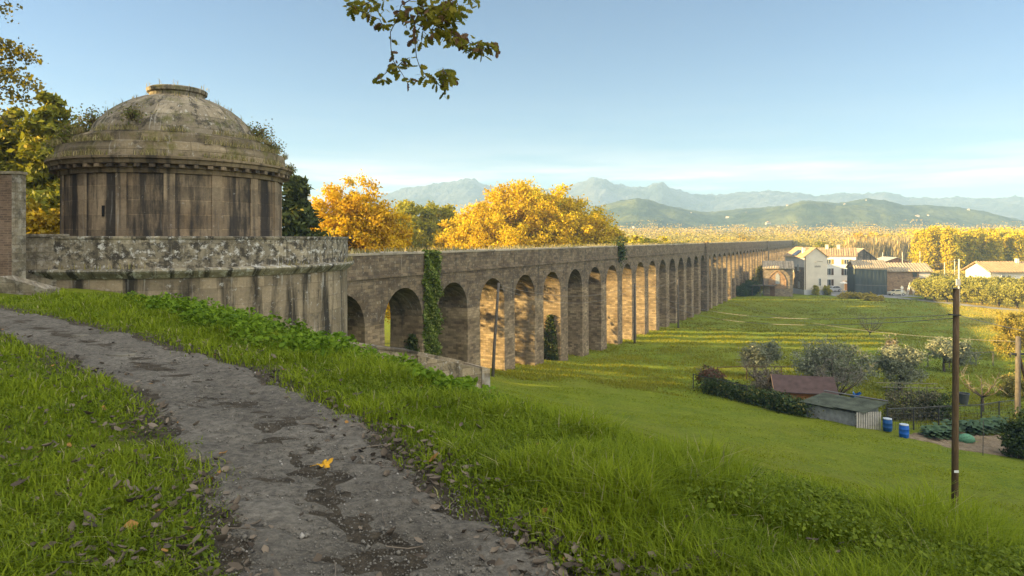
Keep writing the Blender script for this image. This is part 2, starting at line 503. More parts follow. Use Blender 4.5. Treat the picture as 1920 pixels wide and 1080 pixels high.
# ------------------------------------------------------------------ hills and mountains
def range_mesh(name, sil, z0, z1, m, label, depth_rows=40, rough=1.0, seed=1, x_ext=(-400, 2400), base=0.0, jag=0.0):
    r = np.random.default_rng(seed)
    sil = np.array(sil, float)
    pxs = np.arange(x_ext[0], x_ext[1], 4.0)
    ridge_py = np.interp(pxs, sil[:, 0], sil[:, 1])
    u = np.linspace(0, 1, depth_rows)
    ridge0 = ridge_py
    V = np.zeros((depth_rows, len(pxs), 3))
    ph = r.uniform(0, 6.28, (9, 2))
    for i, a in enumerate(u):
        z = z0 + (z1 - z0) * a
        ridge_py = ridge0 + jag * sum(np.sin((pxs + 41 * i) * f0 + p0 + i) * a0 for f0, p0, a0 in ((.11, 1, 1), (.23, 2.2, .8), (.41, .4, .6), (.73, 3, .45)))
        X = (pxs - CX) / F * z1 * (z / z1)
        crest = EYE + (HY - ridge_py) / F * z1
        shape = np.sin(min(a, 1) * math.pi / 2) ** 1.25
        hgt = base + (crest - base) * shape
        w = np.zeros(len(pxs))
        for k_, (p1, p2) in enumerate(ph):
            f_ = 0.012 * (1.55 ** k_) * 900 / z1
            w += np.sin(X * f_ + p1 + 2.2 * math.sin(z * f_ * .8 + p2)) * np.cos(z * f_ * 1.1 + p2 + .7 * np.sin(X * f_ * .5)) / (1.45 ** k_)
        hgt = hgt + w * rough * (crest - base) * .16 * math.sin(a * math.pi) ** .8
        hgt = np.minimum(hgt, EYE + (crest - EYE) * (z / z1) * (1.0 if i == depth_rows - 1 else .975))
        V[i, :, 0] = X; V[i, :, 1] = z; V[i, :, 2] = hgt
    back = V[-1].copy(); back[:, 1] += (z1 - z0) * .6; back[:, 2] = base - 5
    V = np.concatenate([V, back[None]], 0)
    k = np.arange(V.shape[0] * V.shape[1]).reshape(V.shape[:2])
    f = np.stack([k[:-1, :-1], k[:-1, 1:], k[1:, 1:], k[1:, :-1]], -1).reshape(-1, 4)
    o = np_mesh(name, V.reshape(-1, 3), f, m, smooth=True)
    return tag(o, label, name, kind='structure'), V

q = NT('wooded hill'); p = q.pos()
n1 = q.noise(p, .012, 7, .62); n2 = q.noise(p, .09, 8, .7)
c = q.mix(q.ramp(n1, .42, .6), (.025, .045, .03), (.095, .11, .055))
c = q.mix(.8, c, q.mix(q.ramp(n2, .32, .68), (.35, .38, .36), (1.5, 1.45, 1.2)), 'MULTIPLY')
q.bump(n2, 1.0, 5.0); HILL_M = q.col(c)
HILL = [(-400, 440), (700, 436), (900, 420), (1040, 402), (1100, 390), (1165, 376), (1195, 371), (1215, 374), (1250, 385), (1290, 393), (1330, 398), (1370, 393), (1420, 389), (1470, 386),
        (1505, 376), (1540, 377), (1570, 381), (1600, 376), (1625, 372), (1660, 375), (1690, 384), (1750, 385), (1800, 389), (1840, 395), (1880, 405), (1920, 414), (2000, 425), (2400, 436)]
hill_o, HILLV = range_mesh('hills', HILL, 760, 1150, HILL_M, 'low green hills dotted with houses beyond the plain', seed=4, rough=.75, x_ext=(600, 2400), jag=.5)
q = NT('bare mountain'); p = q.pos()
n1 = q.noise(p, .006, 8, .66); n2 = q.noise(p, .03, 7, .7)
c = q.mix(q.ramp(n1, .4, .62), (.045, .065, .085), (.14, .155, .18))  # bluish rock colour takes over part of the distance haze
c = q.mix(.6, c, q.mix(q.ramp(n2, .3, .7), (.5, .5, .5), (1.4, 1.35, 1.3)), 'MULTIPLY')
q.bump(n2, 1.0, 20.0); MOUNT_M = q.col(c)
MOUNT = [(-400, 415), (400, 395), (640, 380), (700, 370), (722, 364), (760, 353), (810, 346), (850, 340), (875, 335), (890, 336), (905, 345), (930, 352), (1000, 358), (1060, 351), (1085, 342), (1103, 337), (1113, 333),
         (1135, 335), (1150, 345), (1180, 350), (1215, 351), (1230, 343), (1243, 341), (1255, 352), (1275, 358), (1300, 364), (1340, 366), (1390, 361), (1440, 358), (1500, 362), (1530, 368), (1580, 362),
         (1620, 364), (1660, 360), (1700, 370), (1750, 372), (1800, 370), (1850, 373), (1900, 369), (1960, 372), (2400, 395)]
range_mesh('mountains', MOUNT, 1500, 2200, MOUNT_M, 'pale blue rocky mountain chain on the horizon', seed=9, rough=.2, x_ext=(300, 2100), jag=1.5)

# ------------------------------------------------------------------ the domed cistern
CT = Vector((-14.9, 30.4, 0)); R_T = 7.35
TEMPLE_STONE = stone('drum ashlar', (.21, .155, .1), (.32, .25, .17), cyl=4.37, bw=.95, bh=.56, streak=(.5, .62), streak_amt=.9, lichen=(.63, .7), lichen_amt=.5, sx=1.5, mortar=1.25, msize=.016, blotch=(.58, .75), dark=(.03, .028, .026), panels=16)
PILASTER_STONE = stone('pilaster ashlar', (.24, .18, .12), (.34, .27, .185), cyl=4.4, bw=.95, bh=.56, streak=(.5, .64), streak_amt=.85, lichen=(.6, .68), lichen_amt=.6, sx=2.4, mortar=.8, msize=.014, blotch=(.56, .72), dark=(.045, .04, .035))
TERR_STONE = stone('terrace ashlar', (.25, .2, .135), (.35, .285, .2), cyl=7.35, bw=1.15, bh=.62, streak=(.47, .6), streak_amt=.9, lichen=(.58, .66), lichen_amt=.7, sx=1.3, mortar=.75, msize=.012)
PAR_STONE = stone('lichened parapet', (.24, .205, .145), (.33, .29, .215), cyl=7.4, bw=1.6, bh=.5, streak=(.52, .66), streak_amt=.75, lichen=(.53, .62), lichen_amt=.9, blotch=(.47, .57), blotch_amt=.9, mortar=.7, pale=(.52, .5, .46), dark=(.04, .035, .028), ncs=2.0, sx=3.0)
DOME_STONE = stone('dome slabs', (.19, .16, .115), (.32, .275, .205), cyl=3.4, bw=1.2, bh=.55, streak=(.62, .75), streak_amt=.4, lichen=(.56, .64), lichen_amt=.6, blotch=(.5, .6), blotch_amt=.75, mortar=.5, pale=(.5, .48, .43), ncs=1.4, moss=(.1, .1, .03, .75))
ROOFBAND = stone('mossy stepped ring', (.19, .155, .105), (.28, .225, .15), cyl=4.5, bw=1.3, bh=.4, streak=(.6, .72), streak_amt=.5, lichen=(.58, .66), lichen_amt=.5, blotch=(.52, .64), blotch_amt=.7, mortar=.45, moss=(.11, .1, .025, .8))
temple = thing('domed_cistern', 'round stone cistern temple with shallow dome, stained drum and circular terrace', 'temple', (CT.x, CT.y, 0))
E = EYE
MB().lathe([(7.42, 2), (7.35, E - 1.38)], 96).build('terrace_wall', TERR_STONE, temple)
MB().lathe([(7.0, E - 1.42), (7.42, E - 1.38), (7.5, E - 1.3), (7.62, E - 1.2), (7.68, E - 1.12), (7.66, E - 1.06), (7.3, E - 1.02)], 96).build('terrace_cornice', stone('cornice stone', (.2, .18, .13), (.3, .27, .2), cyl=7.5, bw=1.2, bh=2, streak=(.5, .6), lichen=(.52, .6), lichen_amt=.8, pale=(.5, .49, .46)), temple)
MB().lathe([(7.4, E - 1.06), (7.38, E - .06), (7.42, E + .0), (7.42, E + .07), (6.95, E + .08), (6.93, E - 1.0)], 96).build('parapet', PAR_STONE, temple)
MB().lathe([(6.95, E - .98), (4.3, E - .95)], 96).build('terrace_floor', TERR_STONE, temple)
dr = MB()
dr.lathe([(4.42, E - 1.0), (4.42, E - .55), (4.37, E - .5), (4.36, E + 2.5)], 96)
dr.build('drum_wall', TEMPLE_STONE, temple)
for k_ in range(16):                                  # flat pilaster strips that stay pale between the black panels
    a = 2 * math.pi * k_ / 16; w = .045
    mb = MB(); vs = []
    for e in (-1, 0, 1):
        for rr_ in (4.33, 4.41):
            for z in (E - .5, E + 2.52): vs.append((rr_ * math.cos(a + e * w), rr_ * math.sin(a + e * w), z))
    mb.add(vs, [(0, 1, 3, 2), (2, 3, 7, 6), (6, 7, 11, 10), (8, 10, 11, 9), (1, 5, 7, 3), (5, 9, 11, 7)])
    mb.build('pilaster', PILASTER_STONE, temple)
cor = MB()
cor.lathe([(4.3, E + 2.5), (4.46, E + 2.52), (4.46, E + 2.68), (4.52, E + 2.72), (4.52, E + 2.82), (4.78, E + 2.86), (4.82, E + 3.0), (4.9, E + 3.04), (4.9, E + 3.12), (4.5, E + 3.2)], 96)
cor.build('cornice', stone('eaves stone', (.15, .115, .075), (.24, .19, .12), cyl=4.8, bw=1.0, bh=3, streak=(.5, .6), streak_amt=.7, lichen=(.62, .7), lichen_amt=.4), temple)
for k_ in range(58):
    a = 2 * math.pi * k_ / 58
    MB().box((4.63 * math.cos(a), 4.63 * math.sin(a), E + 2.78), (.24, .2, .13), a).build('modillion', TEMPLE_STONE, temple)
MB().lathe([(4.62, E + 3.14), (4.58, E + 3.5), (4.5, E + 3.72), (4.3, E + 3.78), (3.98, E + 3.8)], 80, jitter=.012).build('lower_step', ROOFBAND, temple)
MB().lathe([(4.0, E + 3.78), (3.97, E + 4.12), (3.85, E + 4.22), (3.4, E + 4.28)], 80, jitter=.014).build('upper_step', ROOFBAND, temple)
prof = [(3.42, 4.24), (3.36, 4.5), (3.2, 4.86), (2.96, 5.2), (2.66, 5.52), (2.3, 5.82), (1.9, 6.07), (1.5, 6.27), (1.1, 6.4), (.6, 6.46)]
MB().lathe([(r, E + 4.24 + (z - 4.24) * .92) for r, z in prof], 80, jitter=.004).build('dome', DOME_STONE, temple, smooth=True)
MB().lathe([(1.1, E + 6.1), (1.12, E + 6.36), (1.22, E + 6.41), (1.24, E + 6.55), (1.16, E + 6.61), (.9, E + 6.63), (.88, E + 6.2)], 48, jitter=.008).build('crown_ring', DOME_STONE, temple)
sl = MB()
a = math.atan2(-CT.y, -CT.x) - .62
sl.box((4.34 * math.cos(a), 4.34 * math.sin(a), E + 1.05), (.12, .1, .42), a)
sl.build('slit_window', plain('dark opening', (.012, .012, .012)), temple)

# walls to the left of the temple
LEFTWALL = stone('lichened wall', (.2, .17, .12), (.33, .29, .22), bw=.5, bh=.28, streak=(.54, .68), streak_amt=.7, lichen=(.5, .66), lichen_amt=.75, blotch=(.46, .62), blotch_amt=.8, ncs=2.2, mortar=.6, pale=(.43, .4, .35), dark=(.07, .06, .045))
w1 = thing('boundary_wall', 'lichen-spotted stone wall joining the round terrace to the brick pier', 'wall', (-15.3, 23.35, 0), math.radians(196))
MB().span(0, 6.5, -.25, .25, E - 3.2, E + .05).build('wall_body', LEFTWALL, w1)
MB().span(-.05, 6.5, -.3, .3, E + .052, E + .15).build('coping', LEFTWALL, w1)
BRICK = stone('red brick', (.15, .105, .078), (.21, .155, .118), bw=.25, bh=.075, msize=.01, streak=(.6, .75), streak_amt=.4, lichen=(.66, .74), lichen_amt=.4, mortar=1.3, brickvar=.3)
w2 = thing('brick_pier', 'tall brick pier with pale stone corner at the left edge', 'wall', (-15.72, 21.9, 0), math.radians(180))
MB().span(.2, 5.0, -.16, .16, E - 2.2, E + 2.05).build('brickwork', BRICK, w2)
MB().span(0, .197, -.18, .18, E - 2.2, E + 2.05).build('stone_corner', LEFTWALL, w2)
MB().span(-.04, 5.0, -.21, .21, E + 2.053, E + 2.14).build('coping', LEFTWALL, w2)
w3 = thing('ramp_kerb', 'low sloping stone kerb beside the foot of the brick pier', 'kerb', (0, 0, 0))
a0, a1 = P(12, 517, 20.6), P(100, 541, 20.0)
mb = MB()
d_ = (a1 - a0); nrm = Vector((-d_.y, d_.x, 0)).normalized() * .22
vs = []
for c_ in (a0, a1):
    for sgn in (-1, 1):
        for zt in (0, 1):
            vs.append((c_.x + nrm.x * sgn, c_.y + nrm.y * sgn, c_.z if zt else c_.z - .7))
mb.add(vs, [(0, 1, 3, 2), (4, 6, 7, 5), (0, 4, 5, 1), (2, 3, 7, 6), (1, 5, 7, 3), (0, 2, 6, 4)])
mb.build('kerb_stone', LEFTWALL, w3)

# ------------------------------------------------------------------ the aqueduct
TH = math.atan(645 / 1280.0); D_AQ = 25.8; PITCH = 5.95; S0 = 31.96; PW = 1.86; W_AQ = 2.6
aq_loc = Vector((-D_AQ * math.cos(TH), D_AQ * math.sin(TH), 0))
aq_rz = math.pi / 2 - TH
def AQ(s, y, z=0.0):
    return Vector((aq_loc.x + s * math.sin(TH) - y * math.cos(TH), aq_loc.y + s * math.cos(TH) + y * math.sin(TH), z))
NP = 58; ZTOP, ZSTR, ZCR, ZSP = 13.32, 11.78, 11.05, 9.0
AQ_STONE = stone('aqueduct rubble', (.15, .112, .076), (.235, .185, .13), bw=.5, bh=.2, streak=(.53, .66), streak_amt=.62, lichen=(.57, .66), lichen_amt=.7, blotch=(.5, .66), blotch_amt=.6, mortar=.62, msize=.012, sx=1.6, dark=(.05, .045, .038), pale=(.42, .39, .33), brickvar=.45)
PIER_STONE = stone('pier rubble', (.21, .155, .1), (.36, .28, .185), bw=.46, bh=.19, brickvar=.5, streak=(.58, .7), streak_amt=.5, lichen=(.62, .7), lichen_amt=.4, blotch=(.58, .75), blotch_amt=.4, mortar=.62, msize=.012, sx=1.6, dark=(.05, .044, .036), pale=(.4, .37, .33))
aq = thing('aqueduct', 'very long arched stone aqueduct running from the domed temple into the distance', 'aqueduct', aq_loc, aq_rz)
s_end = S0 + NP * PITCH
wall = MB()
NSEG = 14
for i in range(-1, NP):
    a = S0 + i * PITCH                     # pier from a to a+PW
    b = a + PW; c_ = a + PITCH             # arch from b to c_
    def quad_strip(sA, sB, zA, zB):
        wall.add([(sA, 0, zA), (sB, 0, zB), (sB, 0, ZSTR), (sA, 0, ZSTR)], [(0, 1, 2, 3)])
        wall.add([(sA, W_AQ, zA), (sB, W_AQ, zB), (sB, W_AQ, ZSTR), (sA, W_AQ, ZSTR)], [(0, 3, 2, 1)])
    if i >= 0: quad_strip(a, b, ZSP, ZSP)
    m_ = (b + c_) / 2; r_ = (c_ - b) / 2
    for k_ in range(NSEG):
        w0 = math.pi - math.pi * k_ / NSEG; w1_ = math.pi - math.pi * (k_ + 1) / NSEG
        sA, sB = m_ + r_ * math.cos(w0), m_ + r_ * math.cos(w1_)
        zA, zB = ZSP + r_ * math.sin(w0), ZSP + r_ * math.sin(w1_)
        quad_strip(sA, sB, zA, zB)
        wall.add([(sA, 0, zA), (sA, W_AQ, zA), (sB, W_AQ, zB), (sB, 0, zB)], [(0, 1, 2, 3)])
a = S0 + NP * PITCH
wall.add([(a, 0, ZSP), (a + PW, 0, ZSP), (a + PW, W_AQ, ZSP), (a, W_AQ, ZSP), (a, 0, ZSTR), (a + PW, 0, ZSTR), (a + PW, W_AQ, ZSTR), (a, W_AQ, ZSTR)],
         [(0, 1, 5, 4), (1, 2, 6, 5), (2, 3, 7, 6)])
me_o = wall.build('arcade_wall', AQ_STONE, aq)
MB().span(24.5, s_end + PW + .06, -.1, W_AQ + .1, ZSTR, ZSTR + .17).build('string_course', AQ_STONE, aq)
MB().span(24.5, s_end + PW, -.02, W_AQ + .02, ZSTR + .17, ZTOP - .13).build('channel_wall', AQ_STONE, aq)
MB().span(24.5, s_end + PW + .04, -.07, W_AQ + .07, ZTOP - .13, ZTOP).build('capstones', stone('cap slabs', (.32, .28, .22), (.42, .37, .29), bw=1.2, bh=9, streak=(.6, .7), streak_amt=.3, lichen=(.58, .66)), aq)
for i in range(0, NP + 1):
    a = S0 + i * PITCH
    p_ = AQ(a + PW / 2, W_AQ / 2)
    zb = min(g(*AQ(a + e, f_)[:2]) for e in (0, PW) for f_ in (0, W_AQ)) - .6
    fl = .045
    mb = MB()
    b0 = [(a - fl, -fl, zb), (a + PW + fl, -fl, zb), (a + PW + fl, W_AQ + fl, zb), (a - fl, W_AQ + fl, zb)]
    t0 = [(a, 0, ZSP), (a + PW, 0, ZSP), (a + PW, W_AQ, ZSP), (a, W_AQ, ZSP)]
    mb.add(b0 + t0, [(0, 1, 5, 4), (1, 2, 6, 5), (2, 3, 7, 6), (3, 0, 4, 7)])
    mb.build('pier', PIER_STONE, aq)
    if i in (17, 34, 51):
        MB().span(a - .25, a + PW + .25, -.42, W_AQ + .42, zb, ZTOP + .12).build('buttress', AQ_STONE, aq)

# ------------------------------------------------------------------ stone water channel below the terrace
CHAN = stone('channel stone', (.25, .2, .13), (.37, .31, .22), bw=.7, bh=.3, streak=(.58, .7), streak_amt=.5, lichen=(.56, .63), lichen_amt=.6, blotch=(.52, .62), blotch_amt=.6, mortar=.6)
CONC = plain('channel bed', (.36, .36, .35), .9, .1, .25, 3)
def sloped(mb, a, b, off0, off1, z0, z1):
    """bar along a-b between two sideways offsets and two heights relative to the line"""
    d = Vector((b.x - a.x, b.y - a.y, 0)).normalized(); n = Vector((-d.y, d.x, 0))
    vs = []
    for c in (a, b):
        for o_ in (off0, off1):
            for z in (z0, z1): vs.append(c + n * o_ + Vector((0, 0, z)))
    mb.add(vs, [(0, 1, 3, 2), (4, 6, 7, 5), (0, 4, 5, 1), (2, 3, 7, 6), (1, 5, 7, 3), (0, 2, 6, 4)])
c0, c1, c2 = P(590, 640, 21.2), P(772, 662, 23.5), P(890, 686, 25.0)
ch = thing('water_channel', 'stepped stone channel wall descending past the aqueduct foot, open trough at its end', 'channel')
mb = MB(); sloped(mb, c0, c1, -.35, .5, -1.4, .02); mb.build('covered_wall', CHAN, ch)
mb = MB(); sloped(mb, c0, c1, -.4, .55, .023, .1); mb.build('cover_slabs', TERR_STONE, ch)
mb = MB(); sloped(mb, c1, c2, -.45, -.2, -1.6, -.02); mb.build('front_wall', CHAN, ch)
mb = MB(); sloped(mb, c1, c2, .75, .95, -1.6, .06); mb.build('back_wall', CHAN, ch)
mb = MB(); sloped(mb, c1, c2, -.197, .747, -1.6, -.16); mb.build('trough_bed', CONC, ch)
e1 = c2 + (c2 - c1).normalized() * .004; e2 = c2 + (c2 - c1).normalized() * .36
mb = MB(); sloped(mb, e1, e2, -.5, 1.0, -1.7, .03); mb.build('end_block', TERR_STONE, ch)
c3, c4 = P(455, 597, 19.8), P(560, 615, 21.2)
ch2 = thing('stone_kerb', 'short slanting stone kerb half buried in nettles below the terrace', 'kerb')
mb = MB(); sloped(mb, c3, c4, -.3, .3, -.9, 0); mb.build('kerb_body', CHAN, ch2)
mb = MB(); sloped(mb, c3, c4, -.34, .34, .003, .07); mb.build('kerb_cap', TERR_STONE, ch2)

# ------------------------------------------------------------------ foliage helpers
def rand_unit(n, r=rng):
    v = r.normal(size=(n, 3)); return v / np.linalg.norm(v, axis=1, keepdims=True)

def leaf_quads(c, size, r=rng, up=0.0, long=1.5, fold=.25):
    """leaf-shaped quads (diamonds, a little folded) centred on c"""
    n = len(c)
    size = np.broadcast_to(size, (n,)) * r.uniform(.65, 1.35, n)
    nrm = rand_unit(n, r); nrm[:, 2] += up; nrm /= np.linalg.norm(nrm, axis=1, keepdims=True)
    a = np.cross(nrm, rand_unit(n, r)); a /= np.linalg.norm(a, axis=1, keepdims=True) + 1e-9
    b = np.cross(nrm, a)
    L_ = (size * .5 * long)[:, None]; W_ = (size * .5)[:, None]
    k = r.uniform(-fold, fold, n)[:, None] * size[:, None]
    v = np.stack([c - a * L_, c + b * W_ + nrm * k, c + a * L_, c - b * W_ + nrm * k], 1)
    return v.reshape(-1, 3), np.arange(n * 4).reshape(n, 4)

def crown_points(blobs, nclump, per, rc, r=rng, shell=.55, squash=.75, minz=None):
    """leaf positions in clumps scattered through blobs (cx,cy,cz,rx,ry,rz)"""
    blobs = np.array(blobs, float)
    vol = blobs[:, 3] * blobs[:, 4] * blobs[:, 5]
    which = r.choice(len(blobs), nclump, p=vol / vol.sum())
    d = rand_unit(nclump, r)
    rad = r.uniform(shell ** 3, 1, nclump) ** (1 / 3)
    rad *= 1 + .13 * np.sin(d[:, 0] * 5 + which) * np.cos(d[:, 1] * 4 + 2 * d[:, 2])
    rad *= r.uniform(.88, 1.16, nclump)
    cc = blobs[which, :3] + d * blobs[which, 3:] * rad[:, None]
    if minz is not None: cc[:, 2] = np.maximum(cc[:, 2], minz + r.uniform(0, .5, nclump))
    tone = r.uniform(0, 1, nclump)
    rcs = rc * r.uniform(.55, 1.3, nclump)
    k = np.repeat(np.arange(nclump), per)
    off = r.normal(0, .5, (nclump * per, 3)); off[:, 2] *= squash
    pts = cc[k] + off * rcs[k, None]
    tn = np.clip(.55 * tone[k] + .45 * r.uniform(0, 1, len(k)), 0, 1)
    return pts, tn, cc

def limb_mesh(base, height, rad, cc, r, nlimb=22, sides=6, split=.35, lean=(0, 0)):
    mb = MB()
    top = Vector((base[0] + lean[0], base[1] + lean[1], base[2] + height))
    b = Vector(base)
    tr = [b + (top - b) * f + Vector((r.normal(0, rad * .25), r.normal(0, rad * .25), 0)) * (f > 0) for f in (0, .25, .5, .75, 1)]
    mb.tube([b - Vector((0, 0, .6))] + tr, [rad * 1.5, rad * 1.15, rad * .9, rad * .75, rad * .5, rad * .2], 8)
    sel = cc[r.choice(len(cc), min(nlimb, len(cc)), replace=False)]
    for p in sel:
        p = Vector(p)
        f = min(.95, max(split, (p.z - b.z) / height * .55 + r.uniform(-.05, .1)))
        s = b + (top - b) * f
        mid = s.lerp(p, .5) + Vector((0, 0, .08 * (p - s).length * r.uniform(-.5, 1)))
        rr_ = rad * .38 * (1.15 - f)
        mb.tube([s, s.lerp(mid, .5) + Vector((r.normal(0, .1), r.normal(0, .1), 0)), mid, p], [rr_, rr_ * .75, rr_ * .55, rr_ * .15], sides)
    return mb

def tree(name, label, cat, loc, blobs, m, nclump=220, per=90, rc=.9, leaf=.28, trunk_h=None, trunk_r=.3, bark=None, group=None, seed=1, up=.2, shell=.55, nlimb=22, squash=.75, minz=None, rz=0.0):
    """trunk with limbs and a crown of leaves; blobs are relative to the foot"""
    r = np.random.default_rng(seed)
    root = thing(name, label, cat, loc, rz, group)
    pts, tn, cc = crown_points(blobs, nclump, per, rc, r, shell, squash, minz)
    v, f = leaf_quads(pts, leaf, r, up)
    np_mesh('crown', v, f, m, root, tn)
    th = trunk_h or max(b[2] for b in blobs)
    limb_mesh((0, 0, 0), th, trunk_r, cc, r, nlimb).build('trunk', bark or BARK, root, smooth=True)
    return root

def on(x, y, dz=0.0): return (x, y, g(x, y) + dz)
def at(px, z, dz=0.0):
    x = (px - CX) / F * z
    return on(x, z, dz)

YELLOW = leafmat('autumn yellow leaf', (.5, .32, .008), (.7, .52, .016), (.3, .3, .02), .35, .88)
ORANGE = leafmat('autumn orange leaf', (.5, .29, .008), (.7, .47, .014), (.34, .3, .02), .35, .88)
OLIVEG = leafmat('yellow green leaf', (.2, .2, .015), (.42, .36, .02), (.5, .36, .02), .35, .85)
DEEP = leafmat('deep green needles', (.04, .058, .018), (.1, .115, .025), (.24, .2, .03), .2, .86)
PINE = leafmat('sunlit pine green', (.1, .12, .014), (.28, .26, .02), (.42, .32, .02), .3, .82)
OAKL = leafmat('oak leaf', (.06, .075, .012), (.15, .14, .02), (.2, .12, .03), .3, .78)
SILVER = leafmat('olive leaf', (.14, .16, .1), (.25, .26, .165), (.32, .31, .2), .2, .8)
POPLAR = leafmat('poplar leaf', (.46, .37, .008), (.68, .52, .012), (.34, .35, .02), .35, .8)
IVYL = leafmat('ivy leaf', (.07, .11, .018), (.17, .21, .035), (.24, .26, .07), .15, .85)
TWIGGY = leafmat('bare twigs', (.13, .11, .08), (.24, .2, .14), (.3, .22, .08), .05, .85)
DARKIVY = leafmat('dark ivy leaf', (.025, .04, .012), (.065, .085, .02), (.11, .12, .04), .1, .88)
BUSHL = leafmat('bush leaf', (.03, .05, .014), (.07, .1, .025), (.14, .13, .03), .15, .85)

# ------------------------------------------------------------------ trees behind the aqueduct
tree('plane_tree', 'huge golden broad-crowned plane tree behind the middle of the aqueduct', 'tree', at(990, 112), [
    (0, 0, 13, 11, 9, 8), (-6.5, 0, 11.5, 7, 7, 7), (6.5, 0, 12.5, 7.2, 7, 7), (-2, 0, 17.5, 5.5, 5, 4.6), (3.5, 1, 17, 5.5, 5, 4.4), (-10, 0, 11.5, 4.4, 5, 5), (10.2, 0, 12.2, 4.4, 5, 5.2), (13.2, 0, 10.6, 3.2, 4, 5), (0, -3, 11, 9, 6, 6)],
    YELLOW, 1050, 125, 1.2, .27, 17, .7, shell=.4, seed=11, nlimb=60)
tree('yellow_maple', 'upright orange-gold tree just right of the domed temple', 'tree', at(655, 70), [
    (0, 0, 9.5, 4.0, 3.6, 6), (-2.2, 0, 12, 2.4, 2.2, 3.6), (1.9, 0, 12.5, 2.3, 2.2, 3.2), (0, 0, 14.2, 2.1, 2, 2.8), (2.6, 0, 7.5, 3, 3, 4), (-2.4, 0, 7, 2.8, 3, 4), (1, -1, 4.5, 4, 3.5, 3.5), (3.8, 0, 10, 2.4, 2.6, 3.4), (-3.2, 0, 10.8, 1.9, 2.2, 2.8)],
    ORANGE, 600, 115, .8, .19, 13.5, .35, shell=.4, seed=12, nlimb=40)
for i, (px_c, z, w, h, lab, m) in enumerate([
    (768, 124, 5.2, 19.8, 'olive-green round tree between the two golden trees', OLIVEG), (815, 130, 5.4, 19.6, 'greenish tree hugging the left flank of the huge golden tree', OLIVEG),
    (726, 116, 4.4, 17.6, 'small yellow-green tree at the right flank of the orange-gold tree', OLIVEG), (1143, 132, 3.0, 16.2, 'slim green-gold tree at the right flank of the huge golden tree', OLIVEG), (842, 118, 3.2, 16.0, 'low bronze tree under the left skirt of the huge golden tree', YELLOW)]):
    tree('field_tree', lab, 'tree', at(px_c, z), [(0, 0, h * .62, w, w * .9, h * .36), (-w * .45, 0, h * .45, w * .8, w * .8, h * .3), (w * .5, 0, h * .5, w * .75, w * .7, h * .32), (.2 * w, 0, h * .8, w * .6, w * .6, h * .19)],
         m, 240, 64, .95, .42, h * .8, .28, seed=30 + i)
def AQP(s, y): p = AQ(s, y); return on(p.x, p.y)
belt = tree('aqueduct_tree', 'dense tree standing close behind the aqueduct, glimpsed through its arches', 'tree', AQP(100, 12), [(0, 0, 6.8, 4.4, 4.4, 5.6), (1.6, 1, 4, 3.6, 3.6, 3.8), (-1.6, -1, 4, 3.6, 3.6, 3.8)], OLIVEG, 330, 44, 1.0, .36, 10, .25, seed=61, shell=.2, group='trees lining the back of the aqueduct')
for s_b, sc_b in ((69, .8), (103, 1.0), (109, 1.0), (113.5, .98), (121, 1.05), (128, 1.0), (134, .86), (141, 1.05), (148, .95), (160, .8), (169, .7), (178, .76), (188, .62), (198, .7), (209, .62), (221, .7), (232, .6), (245, .68), (258, .6), (272, .66), (287, .6), (303, .68), (320, .6), (338, .68), (356, .6)):
    dup(belt, AQP(s_b, 11 + 2.5 * math.sin(s_b * 1.7)), s_b * 2.3, scale=(sc_b * 1.15, sc_b * 1.15, sc_b * 1.04))
# dark evergreen hard behind the temple
def conifer(name, label, loc, h, w, m, seed, group=None, leaf=.2, layers=15, per=150, top=.12):
    r = np.random.default_rng(seed)
    root = thing(name, label, 'conifer', loc, 0, group)
    pts = []; tones = []; mb = MB()
    mb.tube([(0, 0, -.5), (0, 0, h * .5), (.1, 0, h * .97)], [.32, .2, .04], 8)
    for i in range(layers):
        f = (i + .5) / layers
        z = h * (.1 + .9 * f); R = w * ((1 - f) ** .75 + top) * r.uniform(.75, 1.1)
        nb = int(5 + 5 * (1 - f))
        for k in range(nb):
            a = 2 * math.pi * (k + r.uniform(0, 1)) / nb; rr_ = R * r.uniform(.65, 1.15)
            ex, ey = math.cos(a) * rr_, math.sin(a) * rr_; ez = z - .12 * rr_ + r.normal(0, .25)
            mb.tube([(0, 0, z), (ex * .5, ey * .5, (z + ez) / 2 + .15), (ex, ey, ez)], [.07, .045, .012], 5)
            n = int(per * (.4 + .6 * rr_ / w))
            t = r.uniform(.18, 1.08, n) ** .8
            c = np.stack([ex * t, ey * t, z + (ez - z) * t + .1], 1) + r.normal(0, 1, (n, 3)) * np.array([.34, .34, .22]) * (.35 + .35 * rr_)
            pts.append(c); tones.append(np.clip(r.uniform(0, 1) * .5 + r.uniform(0, .5, n), 0, 1))
    v, f = leaf_quads(np.concatenate(pts), leaf, r, .3, 2.4)
    np_mesh('crown', v, f, m, root, np.concatenate(tones))
    mb.build('trunk', BARK, root, smooth=True)
    return root
conifer('cypress', 'dark green evergreen rising close behind the right side of the temple drum', at(556, 52), 11.9, 2.5, DEEP, 41, leaf=.24, layers=20, per=190)
tree('holm_oak', 'low dark evergreen tree just behind the right end of the terrace', 'tree', at(596, 50), [(0, 0, 4.2, 1.9, 1.8, 3.0), (-1.5, 0, 4.4, 1.6, 1.6, 2.8)], DEEP, 130, 70, .7, .26, 4.5, .2, seed=42)
